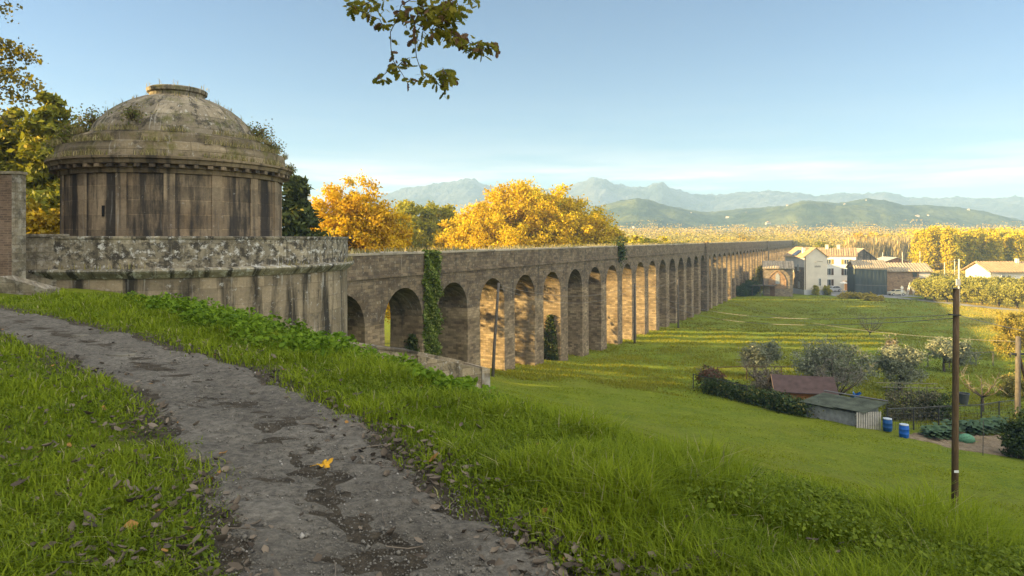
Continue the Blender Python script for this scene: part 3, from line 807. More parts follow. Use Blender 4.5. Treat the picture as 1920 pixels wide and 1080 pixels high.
# conifers and wood at the left, behind the brick pier
wood_grp = 'conifers behind the brick pier'
for i, (px_c, z, h, w, lab) in enumerate([(95, 40, 10.2, 2.7, 'tallest sunlit pine in the gap between brick pier and temple'), (20, 41, 9.2, 3.0, 'pine with ragged top rising over the brick pier'),
                                          (130, 44, 8.3, 2.6, 'pine half hidden by the left edge of the temple dome'), (-60, 42, 10.5, 3.0, 'pine at the far left edge behind the brick pier')]):
    conifer('pine_tree', lab, at(px_c, z), h, w, PINE, 50 + i, wood_grp, leaf=.2, layers=14, per=150)
tree('golden_bush', 'low golden bush below the pines beside the temple', 'bush', at(78, 37), [(0, 0, 1.7, 2.3, 2, 1.9), (2, 0, 1.4, 1.8, 1.6, 1.6), (-1.8, 0, 1.6, 1.8, 1.6, 1.7)], leafmat('golden bush leaf', (.2, .15, .01), (.4, .28, .015), None, .3), 120, 80, .6, .2, 2.0, .1, seed=57)
# the wood on the hill to the left that keeps the hillside in shade
r_ = np.random.default_rng(77)
shade = tree('woodland_tree', 'tall broad woodland tree on the hill left of the view', 'tree', on(-31, 23), [(0, 0, 8, 4.8, 5.5, 7.6), (0, 3, 5, 4, 4, 4.6), (0, -3, 5, 4, 4, 4.6), (0, 0, 13, 3.2, 4, 3.2)], OAKL, 560, 60, 1.1, .42, 13, .45, seed=78, shell=.3, group='trees of the wood left of the view')
for x, y, sc_ in [(-30, 16, .95), (-31, 8, 1.05), (-29, 0, 1.0), (-30, -8, 1.0), (-31, -17, 1.05), (-33, -27, 1.1)]:
    dup(shade, on(x, y), r_.uniform(0, 6.28), scale=sc_)

for i, (x_, y_, h_, lab) in enumerate(((-32, 33.5, 11.5, 'thin-leaved tree on the hill left of the temple'), (-23.5, 51, 12, 'thin-leaved tree hidden behind the temple dome'), (-27, 60, 13, 'second thin-leaved tree hidden farther behind the temple dome'))):
    tree('woodland_tree', lab, 'tree', on(x_, y_), [(0, 0, h_ * .55, 3.6, 4.2, h_ * .45)], OAKL, (30, 105, 95)[i], 26, 1.0, .3, h_ * .85, .2, seed=95 + i, shell=.2)
# tree whose branches reach in at the left edge
r_ = np.random.default_rng(90)
lt = thing('leaning_tree', 'tree at the left edge with thin leafy branches reaching into the sky', 'tree', on(-19.5, 20.5))
mb = MB(); zt = 20.5
base = Vector(lt.location)
mb.tube([(0, 0, -.4), (.3, .1, 3), (1.0, .3, 6), (1.6, .4, 9), (2.2, .5, 11)], [.3, .24, .17, .1, .05], 8)
pts = []
for (pa, pb, n_) in [((-60, 60), (62, 112), 380), ((-60, 110), (70, 165), 380), ((-40, 150), (58, 196), 200), ((-50, 170), (20, 240), 170), ((-60, 40), (20, 8), 120), ((-80, 90), (40, 90), 260), ((-90, 140), (30, 130), 240)]:
    A = P(pa[0], pa[1], zt) - base; B = P(pb[0], pb[1], zt - r_.uniform(-.8, .8)) - base
    mb.tube([(1.2, .3, 6.2), A.lerp(B, .1), A.lerp(B, .55) + Vector((0, 0, .12)), B], [.06, .035, .02, .006], 5)
    t = r_.uniform(.1, 1.02, n_)
    c = np.array(A)[None] * (1 - t[:, None]) + np.array(B)[None] * t[:, None]
    pts.append(c + r_.normal(0, 1, (n_, 3)) * np.array([.26, .5, .2]) * (1.15 - .7 * t[:, None]))
pts = np.concatenate(pts)
v, f = leaf_quads(pts, .085, r_, 0.1, 1.4)
np_mesh('crown', v, f, leafmat('small turning leaves', (.14, .13, .04), (.28, .22, .06), (.55, .36, .015), .4, .72), lt, r_.uniform(0, 1, len(pts)))
mb.build('trunk', BARK, lt, smooth=True)

# ------------------------------------------------------------------ the oak that hangs over the camera
oak = thing('oak_tree', 'oak tree overhead whose drooping lobed-leaf branch hangs into the top of the sky', 'tree', on(-6.5, -4.0))
ob = Vector(oak.location)
r_ = np.random.default_rng(101)
mb = MB()
def tw(pxs, z, r0, r1, n=6):
    pts = [P(a, b, z + dz) - ob for a, b, dz in pxs]
    mb.tube(pts, list(np.linspace(r0, r1, len(pts))), n)
    return pts
mb.tube([(0, 0, -.5), (.1, 0, 2), (.3, .3, 4), (.2, .5, 6.5), (.4, .8, 9)], [.45, .36, .3, .2, .1], 10)
limb_end = P(815, -90, 7.2) - ob
mb.tube([(.3, .3, 3.6), (1.6, 2.5, 5.6), (3.8, 6.5, 6.1), limb_end], [.17, .12, .06, .024], 8)
leaf_c = []                                # (point, direction) of the drooping leaves
Z7 = 7.2
twigs = [
    [(815, -90, 0), (795, -20, 0), (792, 8, .05), (796, 24, .05), (806, 40, .1)],
    [(792, 8, 0), (778, 40, -.05), (777, 72, 0), (781, 108, .05), (788, 128, .05), (800, 143, 0), (822, 149, 0), (845, 148, -.1)],
    [(785, -10, 0), (752, 10, .1), (745, 35, .1), (732, 60, .1), (733, 90, .1), (736, 112, .1), (750, 132, 0), (760, 148, 0), (772, 150, 0)],
    [(736, 118, .1), (725, 135, .1), (714, 148, .1), (722, 150, .1)],
    [(742, 128, .1), (758, 112, .05), (768, 108, 0)],
    [(815, 149, 0), (824, 160, 0), (832, 168, 0), (836, 176, 0)],
    [(800, -60, 0), (740, -20, -.1), (695, 2, -.1), (672, 16, -.15), (650, 10, -.15)],
    [(672, 16, -.15), (690, 28, -.15), (712, 36, -.1), (718, 50, -.1)],
    [(806, 40, .1), (836, 60, .1), (862, 74, .15), (890, 84, .15), (912, 90, .2), (928, 82, .2)],
    [(796, 10, .1), (826, 15, .2), (850, 18, .2), (862, 32, .2)],
    [(820, 20, .15), (838, 42, .2), (852, 58, .2)],
    [(862, 74, .15), (880, 92, .1), (906, 100, .1)],
    [(845, 148, -.1), (836, 138, -.1), (830, 126, -.1)], [(822, 149, 0), (842, 130, .05)],
    [(870, -40, .3), (880, -5, .3), (896, 8, .3)],
]
dens = [7, 3, 2, 2, 3, 3, 6, 5, 9, 14, 9, 5, 3, 3, 3]
nodes = []
for tw_, dn in zip(twigs, dens):
    pts = tw(tw_, Z7, .008 if dn > 4 else .006, .003)
    seg = len(pts) - 1
    for q_ in range(int(dn * seg * 1.5)):
        f_ = r_.uniform(0.1, 1.0) * seg; i_ = min(int(f_), seg - 1)
        nodes.append((pts[i_].lerp(pts[i_ + 1], f_ - i_), 0.02 + .012 * (dn > 5)))
    nodes.append((pts[-1], .01)); nodes.append((pts[-1], .02))
# extra mass of leaves hanging in the thick of the branch
for cx_, cy_, sx_, sy_, n_ in [(818, 25, 40, 22, 100), (845, 15, 22, 18, 55), (820, 55, 26, 14, 50), (862, 75, 28, 10, 40), (690, 8, 38, 12, 38), (762, 22, 24, 16, 36), (785, 66, 14, 14, 12), (735, 120, 8, 7, 10), (838, 142, 14, 9, 16), (900, 84, 18, 9, 16)]:
    for q_ in range(n_):
        nodes.append((P(cx_ + r_.normal(0, sx_ * .5), cy_ + r_.normal(0, sy_ * .5), Z7 + r_.normal(.1, .18)) - ob, .02))
OUT = [(0, 0), (.1, .07), (.2, .2), (.28, .13), (.4, .3), (.5, .17), (.63, .33), (.72, .18), (.85, .22), (.95, .1), (1.0, 0)]
ol = [(x, y) for x, y in OUT] + [(x, -y) for x, y in OUT[-2:0:-1]]
V = []; FA = []; TN_ = []
for p, sp in nodes:
    Ls = r_.uniform(.075, .12)
    d = Vector((r_.normal(0, .8), r_.normal(0, .8), -r_.uniform(.1, 1.0))).normalized()
    b = d.cross(Vector(rand_unit(1, r_)[0])).normalized(); nn = d.cross(b)
    o_ = len(V); p = p + Vector(r_.normal(0, sp, 3))
    curl = r_.uniform(-.35, .35)
    for x, y in ol: V.append(p + d * (x * Ls) + b * (y * Ls * .9) + nn * (abs(y) * Ls * curl + x * x * Ls * .25 * curl))
    n2 = len(OUT)
    for k in range(n2 - 1):                       # strips from the midrib outwards, both halves
        a_ = k; b_ = k + 1
        c_ = len(ol) - k - 1 if k + 1 < n2 - 1 else n2 - 1; d_ = len(ol) - k if k > 0 else 0
        FA.append((o_ + a_, o_ + b_, o_ + c_, o_ + d_)); TN_.append(r_.uniform(0, 1) if k == 0 else TN_[-1])
me_v = np.array([tuple(q) for q in V])
FA = np.array(FA)
# first and last cells are triangles: drop repeated corners by building through from_pydata
me = bpy.data.meshes.new('leaves')
me.from_pydata([tuple(q) for q in me_v], [], [tuple(dict.fromkeys(f)) for f in FA.tolist()])
at_ = me.attributes.new('tone', 'FLOAT', 'FACE'); at_.data.foreach_set('value', np.array(TN_, dtype=np.float32))
me.materials.append(leafmat('hanging oak leaf', (.13, .14, .015), (.27, .22, .025), (.17, .1, .055), .45, .8))
o_ = bpy.data.objects.new('leaves', me); COL.objects.link(o_); o_.parent = oak
# the rest of its crown, above and behind the view
pts, tn, cc = crown_points([(0, 1, 8, 5.5, 4.5, 3.4), (-3, -1, 7, 4, 4, 3), (3.5, -1, 7.2, 4, 3.5, 2.6), (0, 0, 10.5, 4, 4, 2.2)], 90, 34, .8, r_, .4)
for p in cc[:40]:
    mb.tube([(.25, .5, 5 + r_.uniform(0, 2.5)), Vector(p) * .6 + Vector((0, 0, 2.6)), tuple(p)], [.07, .04, .01], 5)
v, f = leaf_quads(pts, .17, r_, .2)
np_mesh('crown', v, f, OAKL, oak, tn)
mb.build('trunk', BARK, oak, smooth=True)

# ------------------------------------------------------------------ ivy, shrubs on the masonry
def leaf_patch(name, label, cat, pts, leaf, m, loc=(0, 0, 0), up=0.0, seed=3, stems=None, kind=None, group=None):
    r = np.random.default_rng(seed)
    root = thing(name, label, cat, loc, 0, group)
    if kind: root['kind'] = kind
    p = np.asarray(pts) - np.array(loc)
    v, f = leaf_quads(p, leaf, r, up, 1.25)
    np_mesh('foliage', v, f, m, root, r.uniform(0, 1, len(p)))
    if stems:
        q = MB()
        for s in stems: q.tube([Vector(a) - Vector(loc) for a in s], list(np.linspace(.05, .015, len(s))), 5)
        q.build('stem', BARK, root, smooth=True)
    return root
r_ = np.random.default_rng(120)
s_iv = S0 + 3 * PITCH - 0.0 - PITCH * 2      # pier behind the second arch
s_iv = S0 + 1 * PITCH
def ivy_sheet(s0, s1, z0, z1, n, y0=-.05, thick=.22, ragged=.35):
    z = r_.uniform(0, 1, n); s = r_.uniform(0, 1, n)
    zz = z0 + (z1 - z0) * z
    w = 1 - ragged * .5 * (np.sin(zz * 2.1) * .5 + np.sin(zz * 5.3 + 1) * .3 + .4)
    ss = (s0 + s1) / 2 + (s - .5) * (s1 - s0) * w + r_.normal(0, .07, n)
    yy = y0 - np.abs(r_.normal(0, thick, n)) * (.6 + .5 * np.sin(zz * 3 + ss * 4))
    return np.array([AQ(a, b, c) for a, b, c in zip(ss, yy, zz)])
zb = g(*AQ(s_iv + .9, -.2)[:2])
ip = np.concatenate([ivy_sheet(s_iv + .05, s_iv + 1.85, zb - .2, ZTOP + .02, 9000), ivy_sheet(s_iv + .1, s_iv + 1.6, ZTOP - .3, ZTOP + .1, 250, .2, .3)])
leaf_patch('ivy', 'column of ivy climbing the pier right of the second arch up to the top', 'ivy', ip, .13, IVYL, tuple(AQ(s_iv + .9, -.2, zb)), seed=121,
           stems=[[AQ(s_iv + e, -.04, zb - .1), AQ(s_iv + e + .2, -.06, zb + 4), AQ(s_iv + .9, -.06, ZTOP)] for e in (.4, .9, 1.4)])
def jamb_ivy(i, n, hh, lab, seed, y0=.1, y1=1.9):
    """ivy on the face of pier i that looks back towards the temple"""
    s = S0 + i * PITCH
    zb = g(*AQ(s, .8)[:2])
    z = r_.uniform(0, 1, n) ** 1.3; y = r_.uniform(0, 1, n)
    wv = (1 - z) ** .6
    yy = y0 + (y1 - y0) * (.5 + (y - .5) * (.25 + .75 * wv)) + r_.normal(0, .06, n)
    pts = np.array([AQ(s - .07 - abs(r_.normal(0, .12)), b, zb - .1 + hh * c) for b, c in zip(yy, z)])
    leaf_patch('ivy', lab, 'ivy', pts, .14, DARKIVY, tuple(AQ(s - .1, .8, zb)), seed=seed, stems=[[AQ(s - .06, .6, zb - .1), AQ(s - .06, 1.0, zb + hh * .6)]])
jamb_ivy(1, 900, 2.3, 'dark ivy creeping up the inner face of the second arch', 122, 0.0, 1.4)
jamb_ivy(5, 1500, 4.6, 'dark ivy creeping up inside the arch right of the fifth tall arch', 123)
tp = AQ(S0 + 8 * PITCH + .6, -.15, ZTOP - .2)
leaf_patch('hanging_shrub', 'small dark shrub hanging over the top edge of the aqueduct', 'shrub',
           np.array([tuple(tp + Vector((r_.normal(0, .3), r_.normal(0, .26), r_.normal(-.35, .62) - .1))) for _ in range(1200)]), .2, BUSHL, tuple(tp), seed=124)
# shrubs and grass on the dome
def dome_shrub(px_, py_, z, rx, rz_, n, lab, m, seed, leaf=.07):
    c = P(px_, py_, z)
    st = [[c + Vector((0, 0, -.25)), c + Vector((r_.normal(0, rx * .8), r_.normal(0, .2), rz_ * r_.uniform(.5, 1.4)))] for _ in range(9)]
    leaf_patch('wall_shrub', lab, 'shrub', np.array([tuple(c + Vector((r_.normal(0, rx), r_.normal(0, .25), r_.normal(0, rz_)))) for _ in range(n)]), leaf, m, tuple(c), seed=seed, stems=st, group='shrubs rooted in the temple roof')
DRY = leafmat('dry wall plants', (.13, .11, .05), (.24, .2, .07), (.13, .16, .03), .2, .7)
dome_shrub(172, 232, 28.8, .3, .3, 1100, 'leafy shrub on the left shoulder of the dome', DRY, 131)
dome_shrub(145, 252, 28.6, .34, .25, 1000, 'low shrub left of the leafy shrub on the dome shoulder', DRY, 132)
dome_shrub(118, 274, 28.6, .28, .18, 700, 'low tuft near the left end of the temple cornice', DRY, 133)
dome_shrub(486, 255, 31.0, .26, .26, 900, 'leafy shrub on the right shoulder of the dome', DRY, 134)
dome_shrub(510, 278, 31.2, .24, .17, 600, 'small tuft below the shrub on the right shoulder of the dome', DRY, 135)
dome_shrub(248, 213, 26.6, .22, .14, 450, 'scrubby tuft on the left front of the dome', DRY, 136)
dome_shrub(543, 318, 31.5, .12, .12, 260, 'tuft hanging at the right end of the temple cornice', DRY, 137)

# dry grass that grows on the ledges of the temple roof and on top of the aqueduct
def blades(base, h, w, lean, r, m=None, bend=.5):
    """grass blades: base (n,3), each a bent tapering strip of two quads -> arrays"""
    n = len(base)
    a = r.uniform(0, 2 * math.pi, n)
    side = np.stack([np.cos(a), np.sin(a), np.zeros(n)], 1); fw = np.stack([-np.sin(a), np.cos(a), np.zeros(n)], 1)
    le = (lean * r.uniform(.1, 1.0, n))[:, None]
    h = h[:, None]; w = w[:, None]
    up = np.array([0, 0, 1.0])
    m1 = base + up * h * .55 + fw * h * le * .3
    m2 = base + up * h * (.98 - .25 * le) + fw * h * le * .95
    v = np.stack([base - side * w, base + side * w, m1 + side * w * .8, m1 - side * w * .8, m2 + side * w * .12, m2 - side * w * .12], 1)
    k = (np.arange(n) * 6)[:, None]
    f = np.concatenate([k + np.array([[0, 1, 2, 3]]), k + np.array([[3, 2, 4, 5]])], 1).reshape(-1, 4)
    return v.reshape(-1, 3), f
STRAW = leafmat('dry grass', (.24, .2, .09), (.4, .33, .16), (.16, .16, .04), .25, .75)
pp = []
for R, z, n in ((4.55, 3.72, 2600), (3.95, 4.22, 2200), (4.75, 3.14, 1600), (1.2, 6.6, 60), (3.0, 4.97, 160), (2.2, 5.7, 110), (1.7, 5.98, 80), (2.7, 5.35, 120)):
    a = r_.uniform(0, 6.283, n); a = a[np.sin(a * 5 + R) + np.sin(a * 11 + 2 * R) > -.5]
    pp.append(np.stack([CT.x + (R + r_.normal(0, .07, len(a))) * np.cos(a), CT.y + (R + r_.normal(0, .07, len(a))) * np.sin(a), np.full(len(a), E + z)], 1))
for R, z, n in ((7.55, -1.05, 900),):
    a = r_.uniform(0, 6.283, n); a = a[np.sin(a * 3 + 1) + np.sin(a * 8) > .1]
    pp.append(np.stack([CT.x + (R + r_.normal(0, .04, len(a))) * np.cos(a), CT.y + (R + r_.normal(0, .04, len(a))) * np.sin(a), np.full(len(a), E + z)], 1))
pp = np.concatenate(pp); v, f = blades(pp, r_.uniform(.1, .34, len(pp)), np.full(len(pp), .012), np.full(len(pp), .9), r_)
tag(np_mesh('roof_grass', v, f, STRAW, None, np.repeat(r_.uniform(0, 1, len(pp)), 2)), 'dry grass sprouting along the ledges of the temple roof', 'grass', kind='stuff')
n = 9000
s_ = 30 + 330 * r_.uniform(0, 1, n) ** 1.6; y_ = r_.uniform(-.02, W_AQ, n)
keep = np.sin(s_ * .5) + np.sin(s_ * 1.7 + 1) + r_.normal(0, .7, n) > -.4; s_, y_ = s_[keep], y_[keep]
pp = np.stack([aq_loc.x + s_ * math.sin(TH) - y_ * math.cos(TH), aq_loc.y + s_ * math.cos(TH) + y_ * math.sin(TH), np.full(len(s_), ZTOP)], 1)
v, f = blades(pp, r_.uniform(.08, .4, len(pp)), np.full(len(pp), .03), np.full(len(pp), .8), r_)
tag(np_mesh('aqueduct_grass', v, f, STRAW, None, np.repeat(r_.uniform(0, 1, len(pp)), 2)), 'pale dry grass growing along the top of the aqueduct', 'grass', kind='stuff')

# ------------------------------------------------------------------ grass, nettles, leaves and grit of the hillside
def sample_ground(n, rmin, rmax, r, pw=1.0, a0=-43, a1=41):
    """points over the ground in front of the camera, denser close by"""
    u = r.uniform(0, 1, n)
    d = rmin * (rmax / rmin) ** (u ** pw)
    a = np.radians(r.uniform(a0, a1, n))
    return np.sin(a) * d, np.cos(a) * d, d
def clear_of_temple(x, y):
    return np.hypot(x - CT.x, y - CT.y) > 7.6
r_ = np.random.default_rng(200)
# lawn left of the path and bank right of it
n = 330000
x, y, d = sample_ground(n, 2.0, 24, r_, .85)
t = T_of(x, y); pd = path_dist(x, y)
nz = .5 * np.sin(x * 2.3 + np.sin(y * 1.9)) + .5 * np.cos(y * 2.7 + np.sin(x * 3.1)) + .4 * np.sin(x * 6.1 + 1) * np.cos(y * 5.3)
right = t > 1.75
keep = (pd + .16 * nz > r_.uniform(-.12, .16, n)) & (t < 13) & clear_of_temple(x, y)
prob = np.where(right, np.clip(.35 + .9 * (pd - .1), .06, 1), np.clip(.3 + 1.2 * pd, .1, .85)) * (1 + .35 * nz)
keep &= r_.uniform(0, 1, n) < prob
x, y, d, t, pd, nz, right = [q_[keep] for q_ in (x, y, d, t, pd, nz, right)]
nzb = np.sin(x * 4.7 + 2 * np.sin(y * 3.3)) * np.cos(y * 5.1 + x)
hgt = np.where(right, (.09 + np.interp(S_of(x, y), [0, 3, 6, 9, 20], [.13, .12, .09, .07, .06]) * np.clip((pd - .1) / 1.3, 0, 1)) * (1 + .5 * nz + .3 * nzb), .085 * (1 + .5 * nz)) * r_.uniform(.45, 1.35, len(x))
hgt = np.clip(hgt, .03, .5) * np.where(pd < .1, .6, 1)
wd = np.clip(.0016 + .00052 * d, .002, .012) * r_.uniform(.7, 1.5, len(x))
base = np.stack([x, y, G(x, y) - .01], 1)
v, f = blades(base, hgt, wd, np.where(right, 1.25, 1.35), r_)
GRASSB = leafmat('grass blade', (.105, .16, .008), (.26, .32, .016), (.36, .33, .15), .45, .95)
tone = np.clip(.45 + .2 * nz + .2 * nzb + r_.normal(0, .22, len(x)), 0, .95); tone[r_.uniform(0, 1, len(x)) < .03] = .97
tag(np_mesh('grass', v, f, GRASSB, None, np.repeat(tone, 2)), 'long green grass on the bank and short grass beside the footpath', 'grass', kind='stuff')
# coarser tufts on the mown slope and meadow; standing blades catch the low sun
MEADB = leafmat('meadow blade', (.145, .19, .009), (.25, .28, .014), (.42, .32, .06), .35, .92)
for nm, n, ra, rb, a0_, h0_, h1_, lab in (('meadow_grass', 190000, 13, 60, -20, .025, .075, 'short mown grass of the lower slope'), ('field_grass', 230000, 52, 230, -3, .08, .2, 'rough grass of the flat meadow beside the aqueduct')):
    fm = MEADB if nm == 'meadow_grass' else leafmat('field blade', (.14, .15, .012), (.3, .28, .02), (.42, .32, .05), .45, .92)
    x, y, d = sample_ground(n, ra, rb, r_, 1.0, a0_, 41)
    t = T_of(x, y)
    nz = np.sin(x * .7 + np.sin(y * .5)) + np.cos(y * .8 + np.sin(x * .9)); nf = np.sin(x * .11 + 1.7 * np.sin(y * .13)) + np.sin(y * .21 + x * .05)
    rd = np.min([np.hypot(x - a, y - b) for a, b in zip(np.interp(np.linspace(0, 1, 40), np.linspace(0, 1, 9), [q_[0] for q_ in road_pts]), np.interp(np.linspace(0, 1, 40), np.linspace(0, 1, 9), [q_[1] for q_ in road_pts]))], axis=0)
    keep = (t > 11) & clear_of_temple(x, y) & (np.hypot((x - 29.3) / 5.4, (y - 40.2) / 2.8) > 1) & (r_.uniform(0, 1, n) < .6 + .25 * nz) & (rd > 3.2) & ~((x > 60) & (x < 106) & (y > 164))
    x, y, d, nz, nf = [q_[keep] for q_ in (x, y, d, nz, nf)]
    base = np.stack([x, y, G(x, y) - .01], 1)
    v, f = blades(base, r_.uniform(h0_, h1_, len(x)) * (1 + .2 * nz), .004 + .00055 * d, np.full(len(x), 1.2 if nm == 'meadow_grass' else .6), r_)
    tag(np_mesh(nm, v, f, fm, None, np.repeat(np.clip(.45 + .12 * nz + .2 * nf + r_.normal(0, .15, len(x)), 0, .9) + (r_.uniform(0, 1, len(x)) < np.clip((.893 * x - .45 * y + 25.8 - 33) / 22, 0, .9) * np.clip((y - 78) / 25, 0, 1)), 2)), lab, 'grass', kind='stuff')  # gold blades imitate sunlight past the aqueduct's shadow edge
# small clover-like leaves in the lawn
n = 110000
x, y, d = sample_ground(n, 2.0, 14, r_, .85, -43, 40)
pd = path_dist(x, y); t = T_of(x, y)
keep = (pd > .08) & (t < 6.5) & (np.sin(x * 3 + 1) + np.cos(y * 2.6 + x) + r_.normal(0, .5, n) > .1)
x, y, t, pd = x[keep], y[keep], t[keep], pd[keep]
c = np.stack([x, y, G(x, y) + r_.uniform(.01, .06, len(x)) + np.where(t > 2, .07 * np.clip(pd, 0, 2), 0)], 1)
v, f = leaf_quads(c, np.where(r_.uniform(0, 1, len(x)) < .06, .03, .017), r_, 1.4, 1.25)
tag(np_mesh('clover', v, f, leafmat('clover leaf', (.075, .115, .01), (.17, .22, .016), None, .35), None, r_.uniform(0, 1, len(x))), 'clover and small weeds growing among the grass', 'weeds', kind='stuff')
# nettles on the crest of the bank
cl = []
for _ in range(620):
    s = r_.uniform(5.5, 20.5); t = r_.uniform(3.6, 6.6) if s > 9 else r_.uniform(4.6, 6.2)
    if r_.uniform() < .3 * (s < 10): continue
    x, y = ST(s, t)
    if np.hypot(x - CT.x, y - CT.y) < 7.9: continue
    cl.append((x, y, r_.uniform(.2, .5) * (.6 + .5 * math.sin(s * 1.1) ** 2) * min(1, max(.45, (s - 3) / 8))))
pts = []; tn = []
for x, y, h in cl:
    z = g(x, y); k_ = 46
    f_ = r_.uniform(.05, 1, k_); a = r_.uniform(0, 6.283, k_); rr_ = .19 * (1.2 - f_) + .03
    pts.append(np.stack([x + rr_ * np.cos(a) * r_.uniform(.4, 1.3, k_), y + rr_ * np.sin(a) * r_.uniform(.4, 1.3, k_), z + h * f_], 1)); tn.append(np.clip(r_.uniform(.2, .8) + r_.normal(0, .2, k_), 0, 1))
pts = np.concatenate(pts); v, f = leaf_quads(pts, .058, r_, 1.1, 1.7)
tag(np_mesh('nettles', v, f, leafmat('nettle leaf', (.085, .16, .01), (.2, .3, .02), None, .4), None, np.concatenate(tn)), 'bright green nettles crowding the crest of the bank below the temple', 'nettles', kind='stuff')
# dead leaves: folded along the midrib, curled, lying in drifts
n = 60000
x, y, d = sample_ground(n, 2.0, 15, r_, .85)
pd = path_dist(x, y); t = T_of(x, y)
dr_ = np.clip(.5 + .6 * np.sin(x * 2.9 + np.sin(y * 4.1)) * np.cos(y * 3.3 + 1.3 * np.sin(x * 2.1)) + r_.normal(0, .2, n), 0, 1.3)
prob = np.where(t > 1.7, .36 * np.exp(-((pd - .12) / .42) ** 2) + .05 * (pd < 2.5), .2 * np.exp(-((pd - .1) / .5) ** 2) + .09) * np.where(pd < -.2, .12, 1) * dr_
keep = (r_.uniform(0, 1, n) < prob) & clear_of_temple(x, y)
x, y = x[keep], y[keep]; n = len(x)
a = r_.uniform(0, 6.283, n); Ls = r_.uniform(.014, .038, n) * r_.uniform(.6, 1.25, n); cu = r_.uniform(-.7, 1.5, n); tl = r_.normal(0, .35, n)
fx = np.stack([np.cos(a), np.sin(a), tl], 1); sd = np.stack([-np.sin(a), np.cos(a), r_.normal(0, .35, n)], 1); up = np.array([0, 0, 1.0])
c = np.stack([x, y, G(x, y) + .022 + r_.uniform(0, .045, n) * (path_dist(x, y) > 0)], 1)
rows_ = []
for u_, w_ in ((-1, .12), (-.35, .62), (.35, .5), (1, .06)):
    mid = c + fx * (Ls * u_)[:, None] + up * (Ls * cu * u_ * u_ * .5)[:, None]
    wob_ = r_.uniform(.7, 1.3, n) * Ls * w_
    rows_ += [mid - sd * wob_[:, None] + up * (wob_ * cu * .8)[:, None], mid, mid + sd * wob_[:, None] + up * (wob_ * cu * .8)[:, None]]
V = np.stack(rows_, 1).reshape(-1, 3)
fq = np.array([(3 * i_ + e, 3 * i_ + e + 1, 3 * i_ + e + 4, 3 * i_ + e + 3) for i_ in range(3) for e in (0, 1)])
tag(np_mesh('fallen_leaves', V, ((np.arange(n) * 12)[:, None, None] + fq[None]).reshape(-1, 4), leafmat('dead leaf', (.05, .038, .028), (.25, .2, .15), (.32, .17, .05), .2, .95), None, np.repeat(np.clip(r_.beta(1.6, 2.2, n) + (r_.uniform(0, 1, n) < .03), 0, 1), 6)), 'curled grey-brown dead leaves drifted along the footpath', 'leaves', kind='stuff')
# grit
n = 60000
x, y, d = sample_ground(n, 2.0, 14, r_, .8)
keep = path_dist(x, y) < .12; x, y, d = x[keep], y[keep], d[keep]
rs = r_.uniform(.0025, .009, len(x)) * (1 + (r_.uniform(0, 1, len(x)) >.97) * 1.6)
oct_ = np.array([(1, 0, 0), (0, 1, 0), (-1, 0, 0), (0, -1, 0), (0, 0, .8), (0, 0, -.8)])
V = (np.stack([x, y, G(x, y) + .02], 1)[:, None] + oct_[None] * rs[:, None, None] * r_.uniform(.6, 1.3, (len(x), 6, 1)))
tr = np.array([(0, 1, 4), (1, 2, 4), (2, 3, 4), (3, 0, 4), (1, 0, 5), (2, 1, 5), (3, 2, 5), (0, 3, 5)])
FF = (np.arange(len(x)) * 6)[:, None, None] + tr[None]
tag(np_mesh('grit', V.reshape(-1, 3), FF.reshape(-1, 3), leafmat('grit stone', (.09, .08, .065), (.19, .175, .15), (.3, .28, .25), 0, .95), None, np.repeat(r_.uniform(0, 1, len(x)), 8)), 'small stones and grit on the footpath', 'grit', kind='stuff')
# twigs
mb = MB()
for _ in range(70):
    x, y, d = [float(q_[0]) for q_ in sample_ground(1, 2.1, 9, r_, .8)]
    if path_dist(np.array(x), np.array(y)) > .5: continue
    a = r_.uniform(0, 3.14); ln = r_.uniform(.05, .2); pr = []
    for e in (-1, -.2, .4, 1):
        xx, yy = x + math.cos(a) * ln * e + r_.normal(0, .012), y + math.sin(a) * ln * e + r_.normal(0, .012)
        pr.append((xx, yy, g(xx, yy) + .026))
    mb.tube(pr, [.004, .0035, .003, .0015], 4)
tag(mb.build('twigs', plain('dry twig', (.17, .14, .11), .8, .1, .4)), 'dry twigs lying on the footpath', 'twigs', kind='stuff')
# one fresh yellow leaf on the path's edge
x, y = (608 - CX) / F * 4.95, 4.95
yl = MB()
vs = [(0, 0, .02)]
for k in range(40):
    a = 2 * math.pi * k / 40; rr_ = .082 * (.5 + .36 * abs(math.cos(2.5 * a)) ** 1.5 + .09 * math.cos(12.5 * a))
    vs.append((rr_ * math.cos(a) * 1.15, rr_ * math.sin(a), .022 + .022 * math.sin(2 * a + 1) + .012 * math.cos(5 * a)))
yl.add(vs, [(0, k + 1, (k + 1) % 40 + 1) for k in range(40)])
yl.tube([(-.02, 0, .02), (-.08, .01, .03), (-.12, .03, .02)], [.003, .0025, .002], 4)
o_ = tag(yl.build('fallen_leaf', plain('yellow leaf', (.5, .27, .02), .7, .2, .35, 30)), 'bright yellow fallen leaf at the right edge of the footpath', 'leaf')
o_.location = (x, y, g(x, y) + .01); o_.rotation_euler = (.15, -.1, .6); o_.scale = (.8, .8, .8)
